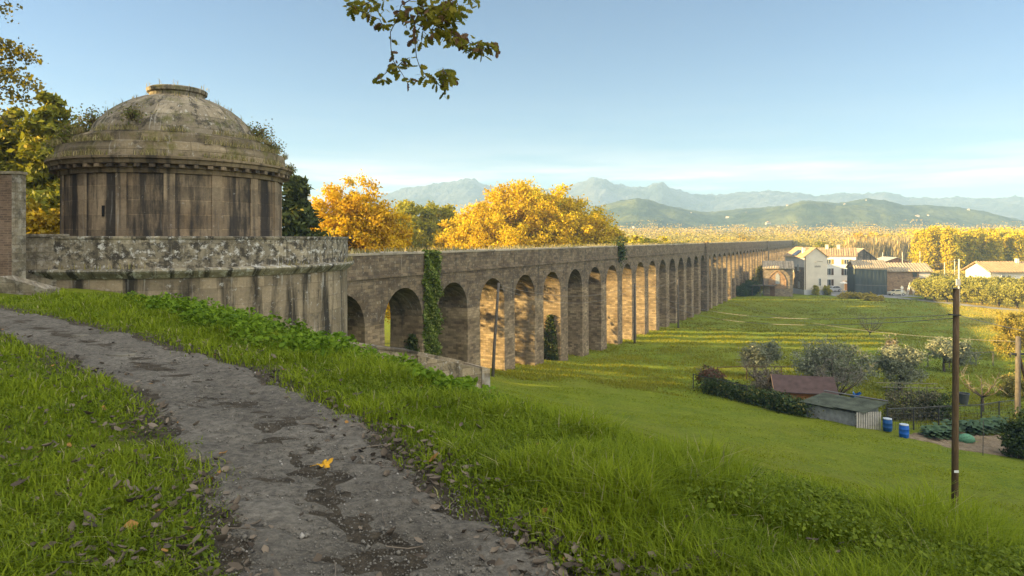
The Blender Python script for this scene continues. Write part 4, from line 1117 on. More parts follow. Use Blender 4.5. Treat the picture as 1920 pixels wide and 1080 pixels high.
# flat stones set in the path
for px_, z, w, lab in ((228, 9.6, .2, 'larger flat stone bedded in the middle of the footpath'), (150, 11.4, .15, 'smaller flat stone farther up the footpath')):
    x = (px_ - CX) / F * z
    mb = MB(); nn_ = 11; vs = []
    for zz in (-.03, .022):
        for k in range(nn_):
            a = 2 * math.pi * k / nn_; rr_ = w * (1 + .18 * math.sin(2.3 * k)) * (1 if zz < 0 else .88)
            vs.append((rr_ * math.cos(a), rr_ * .7 * math.sin(a), zz))
    mb.add(vs, [tuple(range(nn_, 2 * nn_))] + [(k, (k + 1) % nn_, (k + 1) % nn_ + nn_, k + nn_) for k in range(nn_)])
    o_ = tag(mb.build('flat_stone', plain('flat stone', (.15, .135, .11), .9, .1, .3, 9)), lab, 'stone'); o_.location = on(x, z, .012)

# ------------------------------------------------------------------ poles and cables
def pole(name, label, base, top, r0, r1, m, group=None):
    root = thing(name, label, 'pole', tuple(base), 0, group)
    d = Vector(top) - Vector(base)
    MB().tube([Vector((0, 0, -.8)), d * .33, d * .66, d], [r0, r0 * .67 + r1 * .33, r0 * .33 + r1 * .67, r1], 14).build('shaft', m, root, smooth=True)
    return root
b = at(1790, 24.6); b = Vector(b)
p_near = pole('utility_pole', 'thick brown wooden utility pole nearest the camera on the grassy slope', b, P(1793, 541, 24.6), .115, .1, WOOD_POLE)
top_near = P(1793, 541, 24.6)
MB().box((-.02, -.13, (P(1789, 882, 24.6) - b).z), (.16, .02, .08)).build('number_plate', plain('white plate', (.7, .7, .68)), p_near)
MB().tube([(0, 0, (top_near - b).z), (0, 0, (top_near - b).z + .03)], [.11, .09], 14).build('cap', WOOD_GREY, p_near)
MB().box((0, -.0, (P(1793, 590, 24.6) - b).z), (.3, .3, .03)).build('cable_band', IRON, p_near)
b = Vector(at(1908, 41.0)); tpr = P(1909, 631, 41.0)
p_right = pole('utility_pole', 'grey wooden pole with slanting brace at the right edge of the garden', b, tpr, .16, .13, WOOD_GREY)
MB().tube([tpr - b - Vector((0, 0, .9)), Vector((1.9, .6, -.2))], [.08, .09], 8).build('brace', WOOD_POLE, p_right)
MB().box((.05, 0, (tpr - b).z - 1.05), (.9, .12, .12)).build('crosspiece', IRON, p_right)
MB().box((-.18, -.12, (P(1903, 786, 41) - b).z), (.26, .03, .3)).build('meter_box', plain('white plate', (.7, .7, .68)), p_right)
pA_b = Vector(at(923, 52.2)); pA_t = P(935, 530, 52.6)
pole('utility_pole', 'leaning dark pole standing against the fourth tall arch of the aqueduct', pA_b, pA_t, .13, .1, WOOD_GREY)
pB_b = Vector(at(1190, 84.5)); pB_t = P(1190, 531, 84.5)
pole('utility_pole', 'straight dark pole in front of the middle arches of the aqueduct', pB_b, pB_t, .14, .11, WOOD_GREY)
pC_b = Vector(at(1272, 103)); pC_t = P(1271, 521, 103)
pole('utility_pole', 'farther pole with sunlit top in front of the aqueduct', pC_b, pC_t, .15, .11, WOOD_GREY)
pD_b = Vector(at(1798, 140)); pD_t = P(1798, 486, 140)
pd_ = pole('utility_pole', 'tall pale concrete pole with small crossarm behind the near wooden pole', pD_b, pD_t, .2, .14, plain('pale concrete', (.5, .47, .42)))
MB().box((0, 0, (pD_t - pD_b).z - .3), (2.4, .12, .14)).build('crossarm', IRON, pd_)
MB().box((-.3, -.22, (P(1797, 529, 140) - pD_b).z), (.8, .3, 1.3)).build('junction_box', plain('pale box', (.45, .43, .4)), pd_)
for px_, z, ty, lab in ((1655, 205, 473, 'slim lamp mast rising behind the green screened shed'), (1692, 215, 473, 'slim mast in front of the far red barn'), (1771, 190, 492, 'slim pale post before the poplars left of the concrete pole'),
                        (1831, 185, 489, 'slim pale post before the poplars right of the concrete pole'), (1790, 200, 486, 'slim pale post just behind the concrete pole'), (1725, 225, 471, 'slim mast right of the far red barn')):
    bb = Vector(at(px_, z)); pole('thin_post', lab, bb, P(px_, ty, z), .12, .09, plain('post', (.5, .46, .4)), 'thin posts before the poplars')
def cable(label, a, b, sag, r=.012, n=24):
    pts = [a.lerp(b, k / n) - Vector((0, 0, sag * 4 * (k / n) * (1 - k / n))) for k in range(n + 1)]
    return tag(MB().tube(pts, r, 5).build('cable', WIRE, smooth=True), label, 'cable', 'overhead cables')
nb = P(1793, 590, 24.6)
cable('upper cable from the pole by the middle arches to the nearest wooden pole', pB_t - Vector((0, 0, .2)), nb, 1.5, .013)
cable('lower cable from the pole by the middle arches to the nearest wooden pole', pB_t - Vector((0, 0, .6)), nb - Vector((0, 0, .12)), 1.75, .013)
cable('upper cable between the leaning pole and the pole by the middle arches', pA_t - Vector((0, 0, .2)), pB_t - Vector((0, 0, .2)), 1.1, .011)
cable('lower cable between the leaning pole and the pole by the middle arches', pA_t - Vector((0, 0, .4)), pB_t - Vector((0, 0, .6)), 1.5, .011)
cable('cable sagging from the farther sunlit pole to the braced pole at the right', pC_t - Vector((0, 0, .2)), tpr - Vector((0, 0, .3)), 1.9, .013)
cable('cable between the middle pole and the farther sunlit pole', pB_t - Vector((0, 0, .3)), pC_t - Vector((0, 0, .3)), .5, .012)
cable('cable running from the concrete pole left towards the farmhouses', pD_t - Vector((.8, 0, .3)), P(1600, 502, 170), 1.0, .03)
cable('cable running from the concrete pole right towards the low white house', pD_t - Vector((-.8, 0, .3)), P(1880, 512, 158), .8, .03)
cable('cable from the nearest wooden pole out to the right', nb, P(2200, 650, 30), .3, .012)

# ------------------------------------------------------------------ farmhouses
def tilemat(name, c1, c2):
    q = NT(name); o = q.coord()
    wv = q.n('ShaderNodeTexWave', wave_type='BANDS', bands_direction='X'); q.l(o, wv.inputs['Vector']); wv.inputs['Scale'].default_value = 1.3; wv.inputs['Distortion'].default_value = .6
    n = q.noise(o, 1.2, 6, .7)
    c = q.mix(q.ramp(n, .35, .65), c1, c2)
    q.bump(wv.outputs['Fac'], .8, .08)
    return q.col(c)
TILE = tilemat('roof tile', (.3, .2, .11), (.45, .31, .18))
TILE_OLD = tilemat('old roof tile', (.28, .22, .15), (.42, .34, .24))
PLASTER = plain('pale plaster', (.62, .55, .45), .9, .1, .1, .6)
WHITE = plain('white plaster', (.8, .76, .66), .9, .1, .06, .6)
GREYBASE = plain('grey plinth', (.42, .42, .42), .9, .1, .1, 1)
HSTONE = stone('house rubble', (.2, .16, .12), (.32, .26, .19), bw=.6, bh=.28, streak=(.62, .75), streak_amt=.3, lichen=(.6, .7), lichen_amt=.4, mortar=1.2)
HBRICK = stone('barn brick', (.3, .19, .12), (.38, .26, .16), bw=.4, bh=.14, streak=(.65, .75), streak_amt=.3, lichen=(.65, .75), lichen_amt=.3, mortar=1.2)
GLASS = plain('dark glass', (.05, .06, .07), .15, .5, .1)
FRAME = plain('white frame', (.7, .68, .62), .6, .2, .05)
SHUT_B = plain('brown shutter', (.09, .055, .035), .7, .2, .1)
SHUT_Y = plain('ochre shutter', (.32, .22, .05), .7, .2, .1)
DOORW = plain('door wood', (.12, .07, .04), .7, .2, .2)

def gable_house(name, label, x0, x1, y0, y1, eave, rise, axis, wall_m, roof_m, over=.35, group=None, plinth=None, base=None, turn=0.0):
    """pitched-roof house: walls then roof; its root stands at the front left corner"""
    zb = g((x0 + x1) / 2, y0) if base is None else base
    root = thing(name, label, 'house', (x0, y0, zb), math.radians(turn), group)
    w, d, h = x1 - x0, y1 - y0, eave - zb
    mb = MB()
    t = .09
    if axis == 'y':        # ridge runs away from the view: gable towards it
        mb.prism([(0, -.5), (w, -.5), (w, h), (w / 2, h + rise), (0, h)], 0, d)
        mb.build('wall', wall_m, root)
        rf = MB(); s = rise / (w / 2)
        rf.prism([(-over, h - over * s + .02), (w / 2, h + rise + .02), (w + over, h - over * s + .02), (w + over, h - over * s + .16), (w / 2, h + rise + .18), (-over, h - over * s + .16)], -over, d + over)
    else:                  # ridge along the front
        v = [(0, 0, -.5), (0, d, -.5), (0, d, h), (0, d / 2, h + rise), (0, 0, h)]
        v2 = [(w, a, b) for _, a, b in v]
        mb.add(v + v2, [(0, 1, 2, 3, 4), (9, 8, 7, 6, 5)] + [(i, i + 5, (i + 1) % 5 + 5, (i + 1) % 5) for i in range(5)])
        mb.build('wall', wall_m, root)
        rf = MB(); s = rise / (d / 2)
        o = [(-over, h - over * s + .02), (d / 2, h + rise + .02), (d + over, h - over * s + .02), (d + over, h - over * s + .16), (d / 2, h + rise + .18), (-over, h - over * s + .16)]
        vv = [(-over, a, b) for a, b in o] + [(w + over, a, b) for a, b in o]
        rf.add(vv, [(0, 1, 4, 5), (1, 2, 3, 4), (6, 11, 10, 7), (7, 10, 9, 8)] + [(i, i + 6, (i + 1) % 6 + 6, (i + 1) % 6) for i in range(6)])
    roof = rf.build('roof', roof_m, root)
    # rows of cover tiles standing proud
    tl = MB()
    if axis == 'y':
        pass
    if plinth:
        MB().span(-.05, w + .05, -.05, d * .6, -.5, 1.25).build('plinth', plinth, root)
    root['h'] = h
    return root, roof, (w, d, h)

def window(root, x, z, w, h, y=0.0, side='front', shut=None, arch=False, frame=True):
    """window on the front (y=0) or on the left side (x=0) of a house; x runs along that wall"""
    def put(mb, a0, a1, z0, z1, p0, p1):
        if side == 'front': mb.span(a0, a1, y - p1, y - p0, z0, z1)
        else: mb.span(-p1, -p0, a0, a1, z0, z1)
    mb = MB(); put(mb, x - w / 2, x + w / 2, z, z + h, 0.003, .03)
    win = mb.build('window', GLASS, root)
    if frame:
        mb = MB(); fw = .09
        put(mb, x - w / 2 - fw, x - w / 2, z - fw, z + h + fw, .004, .09); put(mb, x + w / 2, x + w / 2 + fw, z - fw, z + h + fw, .004, .09)
        put(mb, x - w / 2, x + w / 2, z - fw, z, .004, .09); put(mb, x - w / 2, x + w / 2, z + h, z + h + fw, .004, .09); put(mb, x - .03, x + .03, z, z + h, .031, .06)
        mb.build('frame', FRAME, win)
    if shut:
        for e in (-1, 1):
            mb = MB(); c = x + e * (w / 2 + .1 + w * .27)
            put(mb, c - w * .27, c + w * .27, z - .05, z + h + .05, .006, .06)
            mb.build('shutter', shut, win)
    return win
def box_part(name, root, m, *span):
    return MB().span(*span).build(name, m, root)
def tile_rows(root, w, d, h, rise, over, m, step=.55):
    """cover tiles on the front slope of a roof whose ridge runs along the front"""
    mb = MB(); s = rise / (d / 2); x = -over + .2
    while x < w + over - .1:
        mb.tube([(x, -over, h - over * s + .18), (x, d / 2, h + rise + .19)], .11, 6); x += step
    return mb.build('cover_tiles', m, root)

BASE = EYE - 14.15
# A: stone annex with the pointed arch
A, _, (w, d, h) = gable_house('stone_annex', 'small stone building with bricked-up pointed archway beside the aqueduct', 62, 68.6, 168, 175, EYE - 7.3, 1.5, 'x', HSTONE, TILE_OLD, turn=-18)
tile_rows(A, w, d, h, 1.5, .35, TILE_OLD, .6)
arch = [(1.2 + .0, 1.9), (5.0, 1.9), (5.0, 4.0), (4.5, 5.1), (3.7, 5.9), (3.1, 6.2), (2.5, 5.9), (1.7, 5.1), (1.2, 4.0)]
MB().prism(arch, -.05, .1).build('brick_infill', HBRICK, A)
for sgn in (-1, 1):
    pts = [(3.1 + sgn * 1.95, -.06, 2.2), (3.1 + sgn * 1.95, -.06, 4.0), (3.1 + sgn * 1.45, -.06, 5.15), (3.1 + sgn * .65, -.06, 6.0), (3.1, -.06, 6.3)]
    MB().tube(pts, .12, 6).build('arch_moulding', HBRICK, A)
MB().prism([(2.65, 3.1), (3.6, 3.1), (3.6, 5.0), (3.4, 5.5), (3.12, 5.75), (2.85, 5.5), (2.65, 5.0)], -.12, -.053).build('window', plain('grey pane', (.3, .31, .31), .3, .4), A)
box_part('door', A, DOORW, 1.4, 2.5, -.09, -.003, 0, 2.3)
leanto = box_part('lean_to_roof', A, WOOD_GREY, -3.0, 2.8, -1.9, -.01, 2.65, 2.8)
for xx in (-2.8, -1.0): box_part('porch_post', A, WOOD_GREY, xx, xx + .14, -1.8, -1.66, -.3, 2.648)
# B: tall plastered house, gable to the view
B, rfB, (w, d, h) = gable_house('tall_house', 'tall narrow plastered farmhouse with its plain gable facing the meadow', 73.2, 79.0, 171, 183, EYE - 4.6, 2.2, 'y', PLASTER, TILE, plinth=GREYBASE)
MB().span(-.02, -.004, 0.05, 11.9, 0, h * .72).build('stone_side_wall', HSTONE, B)
window(B, 3.6, 6.0, .8, 1.5, side='left'); window(B, 6.8, 5.6, .9, 1.8, side='left'); window(B, 3.0, 1.6, .8, 1.4, side='left'); window(B, 7.5, 1.3, .9, 1.6, side='left')
window(B, 3.9, 2.3, .55, 1.8, y=-.0, frame=True)
box_part('drainpipe', B, SHUT_B, .2, .32, -.16, -.02, 1.3, h)
MB().tube([(2.6, -.03, 8.1), (3.4, -.03, 8.45), (4.6, -.03, 8.3)], .07, 5).build('relief_arch', plain('stain', (.4, .34, .27)), B)
box_part('inscription_panel', B, plain('worn panel', (.33, .29, .24), .9, .1, .5, 8), 2.6, 4.1, -.05, -.004, 6.9, 7.35)
for (xx, yy) in ((.9, 3.0), (1.6, 4.2)):
    c = box_part('chimney', B, WHITE, xx, xx + .55, yy, yy + .55, h + .2, h + 2.3)
    box_part('chimney_cap', c, TILE, xx - .08, xx + .63, yy - .08, yy + .63, h + 2.303, h + 2.42)
MB().add([(-.2, 4.5, h + .18), (1.5, 4.5, h + 1.45), (1.5, 7.4, h + 1.45), (-.2, 7.4, h + .18), (-.2, 4.5, h + .3), (1.5, 4.5, h + 1.57), (1.5, 7.4, h + 1.57), (-.2, 7.4, h + .3)], [(0, 1, 2, 3), (4, 5, 6, 7), (0, 1, 5, 4), (1, 2, 6, 5), (2, 3, 7, 6), (3, 0, 4, 7)]).build('solar_panel', plain('solar glass', (.03, .04, .07), .2, .5), B)
# C: white house
C_, rfC, (w, d, h) = gable_house('white_farmhouse', 'white two-storey farmhouse with shuttered windows in the middle of the hamlet', 84.0, 93.6, 188, 196, EYE - 4.7, 1.9, 'x', WHITE, TILE, turn=-24)
tile_rows(C_, w, d, h, 1.9, .35, TILE, .6)
for zz, sm in ((7.2, SHUT_Y), (4.2, SHUT_B), (1.2, SHUT_B)):
    for xx in (2.9, 7.3):
        if zz == 1.2 and xx > 5: continue
        window(C_, xx, zz, 1.1, 1.2 if zz > 7 else 1.7, shut=sm)
box_part('door', C_, DOORW, 6.8, 8.0, -.1, -.003, 0, 2.4)
box_part('door_canopy', C_, TILE, 6.3, 8.5, -.9, -.004, 2.55, 2.68)
for xx in (2.1, 5.0):
    c = box_part('chimney', C_, PLASTER, xx, xx + .8, 3.2, 3.9, h + 1.2, h + 3.0)
    box_part('chimney_cap', c, TILE, xx - .1, xx + .9, 3.1, 4.0, h + 3.003, h + 3.15)
# D: grey stone barn
Dd, _, (w, d, h) = gable_house('stone_barn', 'dark grey stone barn with steep gable right of the white farmhouse', 94, 101.6, 190, 204, EYE - 6.0, 3.1, 'y', stone('grey rubble', (.17, .15, .13), (.25, .22, .19), bw=.6, bh=.3, mortar=.8), TILE_OLD)
window(Dd, 3.2, h - 1.2, .7, 1.2, frame=False)
c = box_part('chimney', Dd, WHITE, 4.6, 5.2, 2, 2.6, h + 1.4, h + 3.2)
# E: screened shed
Es, _, (w, d, h) = gable_house('screened_barn', 'tiled barn wrapped in dark green scaffold netting beside the lane', 86.0, 93.6, 171, 174.6, EYE - 7.2, 1.5, 'x', HBRICK, TILE_OLD, .5)
tile_rows(Es, w, d, h, 1.5, .5, TILE_OLD, .6)
qn = NT('green netting'); o_c = qn.coord(); nn_ = qn.noise(qn.mapping(o_c, (1.2, 1.2, .25)), 1.5, 5)
NET = qn.col(qn.mix(qn.ramp(nn_, .35, .65), (.045, .055, .055), (.065, .078, .078)))
nt = MB(); nxs = np.linspace(-.15, w + .15, 40)
vs = []
for z_ in (.1, h * .5, h - .1):
    for i_, xx in enumerate(nxs): vs.append((xx, -.35 + .02 * math.sin(i_ * 1.3) + .012 * math.sin(i_ * 2.9), z_))
nt.add(vs, [(j * 40 + i_, j * 40 + i_ + 1, (j + 1) * 40 + i_ + 1, (j + 1) * 40 + i_) for j in range(2) for i_ in range(39)])
nt.span(-.28, -.22, -.3, d, .1, h - .1)
nt.build('netting', NET, Es)
for xx in (-.12, w + .1): MB().tube([(xx, -.22, -.3), (xx, -.22, h)], .05, 6).build('scaffold_pole', IRON, Es)
MB().tube([(-.2, -.5, 2.6), (w + .2, -.5, 2.3)], .04, 5).build('rail', WIRE, Es)
# F: long brick barn
Fb, _, (w, d, h) = gable_house('brick_barn', 'long low brown brick barn with ribbed tile roof beside the olive trees', 94.2, 105.2, 173, 181, EYE - 8.2, 1.75, 'x', HBRICK, TILE_OLD, .5, turn=-9)
tile_rows(Fb, w, d, h, 1.75, .5, TILE_OLD, .7)
window(Fb, 7.3, h - 1.5, 1.0, 1.2, frame=False)
box_part('plaster_patch', Fb, PLASTER, 8.3, 10.9, -.03, -.003, h - 1.7, h - .1)
# G: low white house at the right edge
Gh, rfG, (w, d, h) = gable_house('low_white_house', 'low white house with ribbed tile roof at the right edge of the view', 115.6, 134, 165, 174, EYE - 7.9, 2.0, 'x', WHITE, TILE, .8)
tile_rows(Gh, w, d, h, 2.0, .8, TILE, .7)
for xx in (3.2, 4.6, 8.6, 12.5): window(Gh, xx, h - 1.9, .8, .8)
box_part('chimney', Gh, WHITE, 9.0, 9.7, 3.6, 4.2, h + 1.2, h + 2.9)
# H: red barn
Hb, _, (w, d, h) = gable_house('red_barn', 'far red brick barn with low pale roof in front of the poplars', 143, 152.5, 262, 272, EYE - 9.0, 1.6, 'y', stone('red barn brick', (.4, .17, .09), (.5, .24, .13), bw=.6, bh=.2), plain('grey roof', (.4, .36, .3)))
# the rest of the hamlet
def car(label, x, y, rz, paint):
    root = thing('parked_car', label, 'car', (x, y, g(x, y) + .05), rz, 'cars parked by the farmhouses')
    body = MB()
    prof = [(-1.95, .35), (-1.9, .75), (-1.75, .92), (-1.0, 1.0), (1.55, 1.02), (1.9, .95), (2.0, .6), (1.95, .32)]
    body.prism(prof, -.8, .8)
    body.build('body', paint, root)
    cab = [(-1.05, 1.003), (-.45, 1.42), (.1, 1.5), (1.1, 1.48), (1.6, 1.3), (1.85, 1.023)]
    MB().prism(cab, -.68, .68).build('roof', paint, root)
    for s in (-1, 1):
        mb = MB(); y0 = s * .684; y1 = s * .70
        mb.prism([(-.85, 1.05), (-.4, 1.38), (.2, 1.42), (.2, 1.05)], min(y0, y1), max(y0, y1)); mb.build('side_window', GLASS, root)
        mb = MB(); mb.prism([(.28, 1.05), (.28, 1.42), (1.0, 1.41), (1.45, 1.25), (1.55, 1.05)], min(y0, y1), max(y0, y1)); mb.build('side_window', GLASS, root)
        MB().box((-1.94, s * .58, .72), (.08, .3, .14)).build('headlight', plain('lamp glass', (.7, .7, .68), .2, .5), root)
        MB().box((1.96, s * .62, .75), (.08, .2, .2)).build('tail_light', plain('red lamp', (.35, .02, .02), .3, .5), root)
        for xx in (-1.25, 1.25):
            wh = MB(); wh.tube([(xx, s * .68, .32), (xx, s * .84, .32)], .32, 16); o = wh.build('wheel', plain('tyre', (.02, .02, .02)), root)
            MB().tube([(xx, s * .841, .32), (xx, s * .855, .32)], .19, 12).build('rim', plain('rim', (.45, .45, .45), .4, .5), o)
    v = [(-1.08, -.6, 1.03), (-1.08, .6, 1.03), (-.5, .58, 1.41), (-.5, -.58, 1.41)]
    MB().add([Vector(q_) + Vector((-.02, 0, .02)) for q_ in v], [(0, 1, 2, 3)]).build('windscreen', GLASS, root)
    return root
x, y = (1562 - CX) / F * 181, 181
car('silver white car parked beneath the white farmhouse', x, y, .25, plain('silver paint', (.6, .61, .63), .3, .5, .04))
x, y = (1681 - CX) / F * 169, 169
car('cream coloured car parked in front of the brick barn', x, y, .06, plain('cream paint', (.6, .54, .38), .3, .5, .04))
par = thing('parasol', 'small white garden parasol beside the white farmhouse door', 'parasol', on((1582 - CX) / F * 183, 183))
MB().lathe([(.02, 2.75), (1.1, 2.2), (1.12, 2.1)], 10).build('canopy', WHITE, par); MB().tube([(0, 0, 0), (0, 0, 2.74)], .04, 6).build('stem', FRAME, par)
lad = thing('step_ladder', 'white stepladder standing open at the end of the brick barn', 'ladder', on((1709 - CX) / F * 168, 168))
for sx2 in (-1, 1):
    MB().tube([(sx2 * .95, .0, 0), (sx2 * .08, .0, 3.2)], .07, 5).build('rail', FRAME, lad)
    MB().tube([(sx2 * .95, .6, 0), (sx2 * .08, .6, 3.2)], .07, 5).build('rail', FRAME, lad)
for z_ in (.6, 1.2, 1.8, 2.4):
    MB().tube([(-.95 * (1 - z_ / 3.4), 0, z_), (-.95 * (1 - z_ / 3.4), .6, z_)], .05, 5).build('rung', FRAME, lad)
sgn = thing('signboard', 'white double round sign on a post beside the cream car', 'sign', on((1691 - CX) / F * 166.5, 166.5))
MB().tube([(0, 0, 0), (0, 0, 2.6)], .05, 6).build('post', FRAME, sgn)
for z_ in (1.3, 2.1): MB().tube([(0, -.06, z_), (0, -.1, z_)], .36, 16).build('plate', FRAME, sgn)

def bush(name, label, cat, loc, blobs, m, n=70, per=60, rc=.45, leaf=.14, seed=1, group=None, up=.2, shell=.4):
    r = np.random.default_rng(seed)
    root = thing(name, label, cat, loc, 0, group)
    pts, tn, cc = crown_points(blobs, n, per, rc, r, shell)
    v, f = leaf_quads(pts, leaf, r, up)
    np_mesh('foliage', v, f, m, root, tn)
    mb = MB()
    for p in cc[r.choice(len(cc), min(12, len(cc)), replace=False)]:
        mb.tube([(r.normal(0, .06), r.normal(0, .06), -.1), (p[0] * .5, p[1] * .5, p[2] * .6), tuple(p)], [.045, .03, .01], 5)
    mb.build('stem', BARK, root)
    return root
bush('round_bush', 'dark clipped round bush at the foot of the aqueduct by the stone annex', 'bush', at(1407, 169), [(0, 0, 2.0, 1.9, 1.8, 2.0), (-1.4, 0, 1.5, 1.4, 1.4, 1.5)], BUSHL, 160, 60, .5, .2, 301)
bush('round_bush', 'smaller dark bush left of the clipped round bush by the aqueduct', 'bush', at(1391, 166), [(0, 0, 1.2, 1.2, 1.2, 1.3)], BUSHL, 80, 60, .5, .2, 302)
bush('yard_bush', 'yellow-green bush at the corner of the tall plastered house', 'bush', at(1551, 170), [(0, 0, 1.1, .8, .8, 1.2)], OLIVEG, 60, 50, .4, .18, 303)
bush('yard_bush', 'olive climber against the plinth of the tall plastered gable', 'bush', at(1530, 169.6), [(0, 0, 1.2, .7, .5, 1.2)], OLIVEG, 50, 50, .4, .18, 304)
for i, (px_, z, w_) in enumerate(((1597, 161, 3.2), (1622, 160, 2.2), (1640, 155, 2.0))):
    bush('verge_bush', ['wide golden bush on the verge before the netted barn', 'golden bush on the verge right of the wide golden bush', 'small golden bush on the verge nearest the lane'][i], 'bush', at(px_, z), [(0, 0, .55, w_, .8, .7)], leafmat('golden verge', (.3, .24, .03), (.5, .38, .05), None, .3), 70, 50, .5, .2, 305 + i)
ivt = bush('climbing_bush', 'golden shrub climbing the aqueduct pier beside the stone annex', 'shrub', at(1424, 176), [(0, 0, 3.6, .8, .8, 3.4)], OLIVEG, 80, 50, .6, .22, 309)

# ------------------------------------------------------------------ olive orchard, poplars and far woods
olive = tree('olive_tree', 'silver green olive tree in the orchard row', 'tree', at(1735, 158), [(0, 0, 2.7, 2.5, 2.4, 1.9), (-1.2, .3, 3.2, 1.6, 1.6, 1.3), (1.3, -.2, 3.3, 1.5, 1.6, 1.4)], leafmat('orchard olive leaf', (.2, .2, .035), (.38, .34, .06), (.44, .38, .1), .25, .8), 170, 64, .65, .2, 3.0, .22, seed=320, shell=.3)
olive['label'] = 'leftmost silver-green olive tree of the orchard, beside the stepladder'
olive['group'] = 'olive trees of the orchard'
lbl = ['second olive tree from the left end of the orchard row', 'third olive tree from the left end of the orchard row', 'olive tree just left of the nearest wooden pole', 'olive tree just right of the nearest wooden pole', 'olive tree second to the right of the nearest wooden pole', 'olive tree left of the last one at the right edge of the photo', 'olive tree cut by the right edge of the photo']
for i, (px_, z) in enumerate(((1752, 156), (1775, 152), (1786, 156), (1812, 150), (1841, 146), (1872, 142), (1907, 138))):
    dup(olive, at(px_, z), i * 1.3 + .5, lbl[i], scale=(1.05, 1.05, (.95, 1.08, .98, 1.1, 1.0, .94, 1.06)[i]))
for i, px_ in enumerate((1760, 1795, 1826, 1858, 1890, 1925)):
    dup(olive, at(px_, 166 - i * 1.5), i * 2.1, 'olive tree of the back row of the orchard, half hidden by the front row', scale=1.05)
pop = [tree('poplar_tree', 'golden poplar of the plantation at the right', 'tree', (0, 0, 0), [(0, 0, 9, 2.9, 2.9, 7.8), (.8, 0, 13, 1.8, 1.8, 4.2), (-.9, .3, 6.5, 2.6, 2.4, 4.5)], POPLAR, 260, 52, .95, .42, 15, .22, bark=BARK_PALE, seed=330 + i, shell=.3, squash=1.1) for i in range(2)]
r_ = np.random.default_rng(340)
k_ = 0
for row, (zrow, x0, x1) in enumerate(((226, 1738, 1960), (246, 1728, 1960))):
    for px_ in np.arange(x0, x1, 21 if row == 0 else 22):
        px_ += r_.uniform(-3, 3); z = zrow + r_.uniform(-4, 4)
        s_ = r_.uniform(.86, 1.0)
        if k_ < 2: o = pop[k_]; o.location = at(px_, z)
        else: o = dup(pop[k_ % 2], at(px_, z), r_.uniform(0, 6.28), scale=(s_, s_, s_ * r_.uniform(.95, 1.08)))
        o['label'] = 'tall golden poplar in the front row of the plantation at the right' if row == 0 else 'tall golden poplar in the back row of the plantation at the right'
        o['group'] = 'poplars in the front row' if row == 0 else 'poplars in the back row'
        k_ += 1
tree('village_tree', 'round yellow-olive tree behind the roofs of the white farmhouse', 'tree', at(1546, 232), [(0, 0, 7.2, 4.6, 4, 5), (-2.5, 0, 8.2, 2.6, 2.5, 3.2), (2.6, 0, 8, 2.6, 2.5, 3.4)], OLIVEG, 260, 60, 1.0, .45, 9, .3, seed=350)
for i, (px_, z, h_, w_, m, lab) in enumerate([
    (1190, 172, 14.2, 3.4, POPLAR, 'yellow pointed tree behind the aqueduct right of the huge plane tree'), (1217, 230, 12.0, 3.6, OLIVEG, 'low greenish tree beyond the aqueduct'),
    (1258, 215, 13.0, 4.2, POPLAR, 'broad yellow tree beyond the aqueduct before the tan woods'), (1322, 240, 13.0, 4.4, ORANGE, 'orange tree beyond the aqueduct before the tan woods'), (1285, 260, 13, 3.6, OLIVEG, 'olive tree between the broad yellow and the orange tree'),
    (1400, 330, 15.5, 5, ORANGE, 'small far orange tree over the far end of the aqueduct'), (1615, 330, 17.5, 6, ORANGE, 'far orange-gold tree crown above the white farmhouse'), (1648, 345, 17.0, 5, YELLOW, 'far gold tree crown right of the orange-gold one')]):
    tree('distant_tree', lab, 'tree', at(px_, z), [(0, 0, h_ * .58, w_, w_, h_ * .4), (-w_ * .5, 0, h_ * .5, w_ * .7, w_ * .7, h_ * .34), (w_ * .45, 0, h_ * .52, w_ * .7, w_ * .7, h_ * .34)], m, 170, 50, 1.1, .6, h_ * .8, .25, seed=360 + i)
def far_wood(name, label, px0, px1, z0, z1, ytop, n, m, leaf, seed, jag=6, thin=False, width=2.2):
    """many far crowns that read as one mass"""
    r = np.random.default_rng(seed); C_p = []; T_ = []
    for _ in range(n):
        z = r.uniform(z0, z1); px = r.uniform(px0, px1)
        top = (HY - ytop - r.normal(0, jag)) / F * z + EYE
        x = (px - CX) / F * z; gz = g(x, z); h = max(4.0, top - gz) * r.uniform(.75, 1.05)
        k = 90 if thin else 260
        q_ = r.normal(0, 1, (k, 3)) * np.array([width * .5, width * .5, h * .26]) + np.array([x, z, gz + h * .58])
        q_[:, 2] = np.clip(q_[:, 2], gz, gz + h * r.uniform(.93, 1.05))
        C_p.append(q_); T_.append(np.clip(r.uniform(.1, .95) + r.normal(0, .1, k), 0, 1))
    p = np.concatenate(C_p)
    v, f = leaf_quads(p, leaf, r, -.0, 3.5 if thin else 1.5)
    if thin:                      # upright twigs
        v = v.reshape(-1, 4, 3); c = v.mean(1, keepdims=True); dlt = v - c; dlt[:, :, 2] = dlt[:, :, 2] * 1.0
        dlt[:, 0] = np.array([0, 0, -leaf * 3]) ; dlt[:, 2] = np.array([.15, 0, leaf * 3]); dlt[:, 1] = r.normal(0, 1, (len(v), 3)) * leaf * .22; dlt[:, 3] = -dlt[:, 1]
        v = (c + dlt).reshape(-1, 3)
    tag(np_mesh(name, v, f, m, None, np.concatenate(T_)), label, 'wood', kind='stuff')
TAN = leafmat('bare wood', (.17, .14, .07), (.58, .43, .16), (.5, .33, .08), .2, .9)
MIXW = leafmat('mixed wood', (.18, .17, .05), (.46, .37, .07), (.5, .34, .05), .25, .85)
far_wood('bare_poplars', 'pale tan mass of leafless poplars behind the barns', 1590, 1745, 290, 340, 452, 420, TAN, .55, 401, 3, True, 2.0)
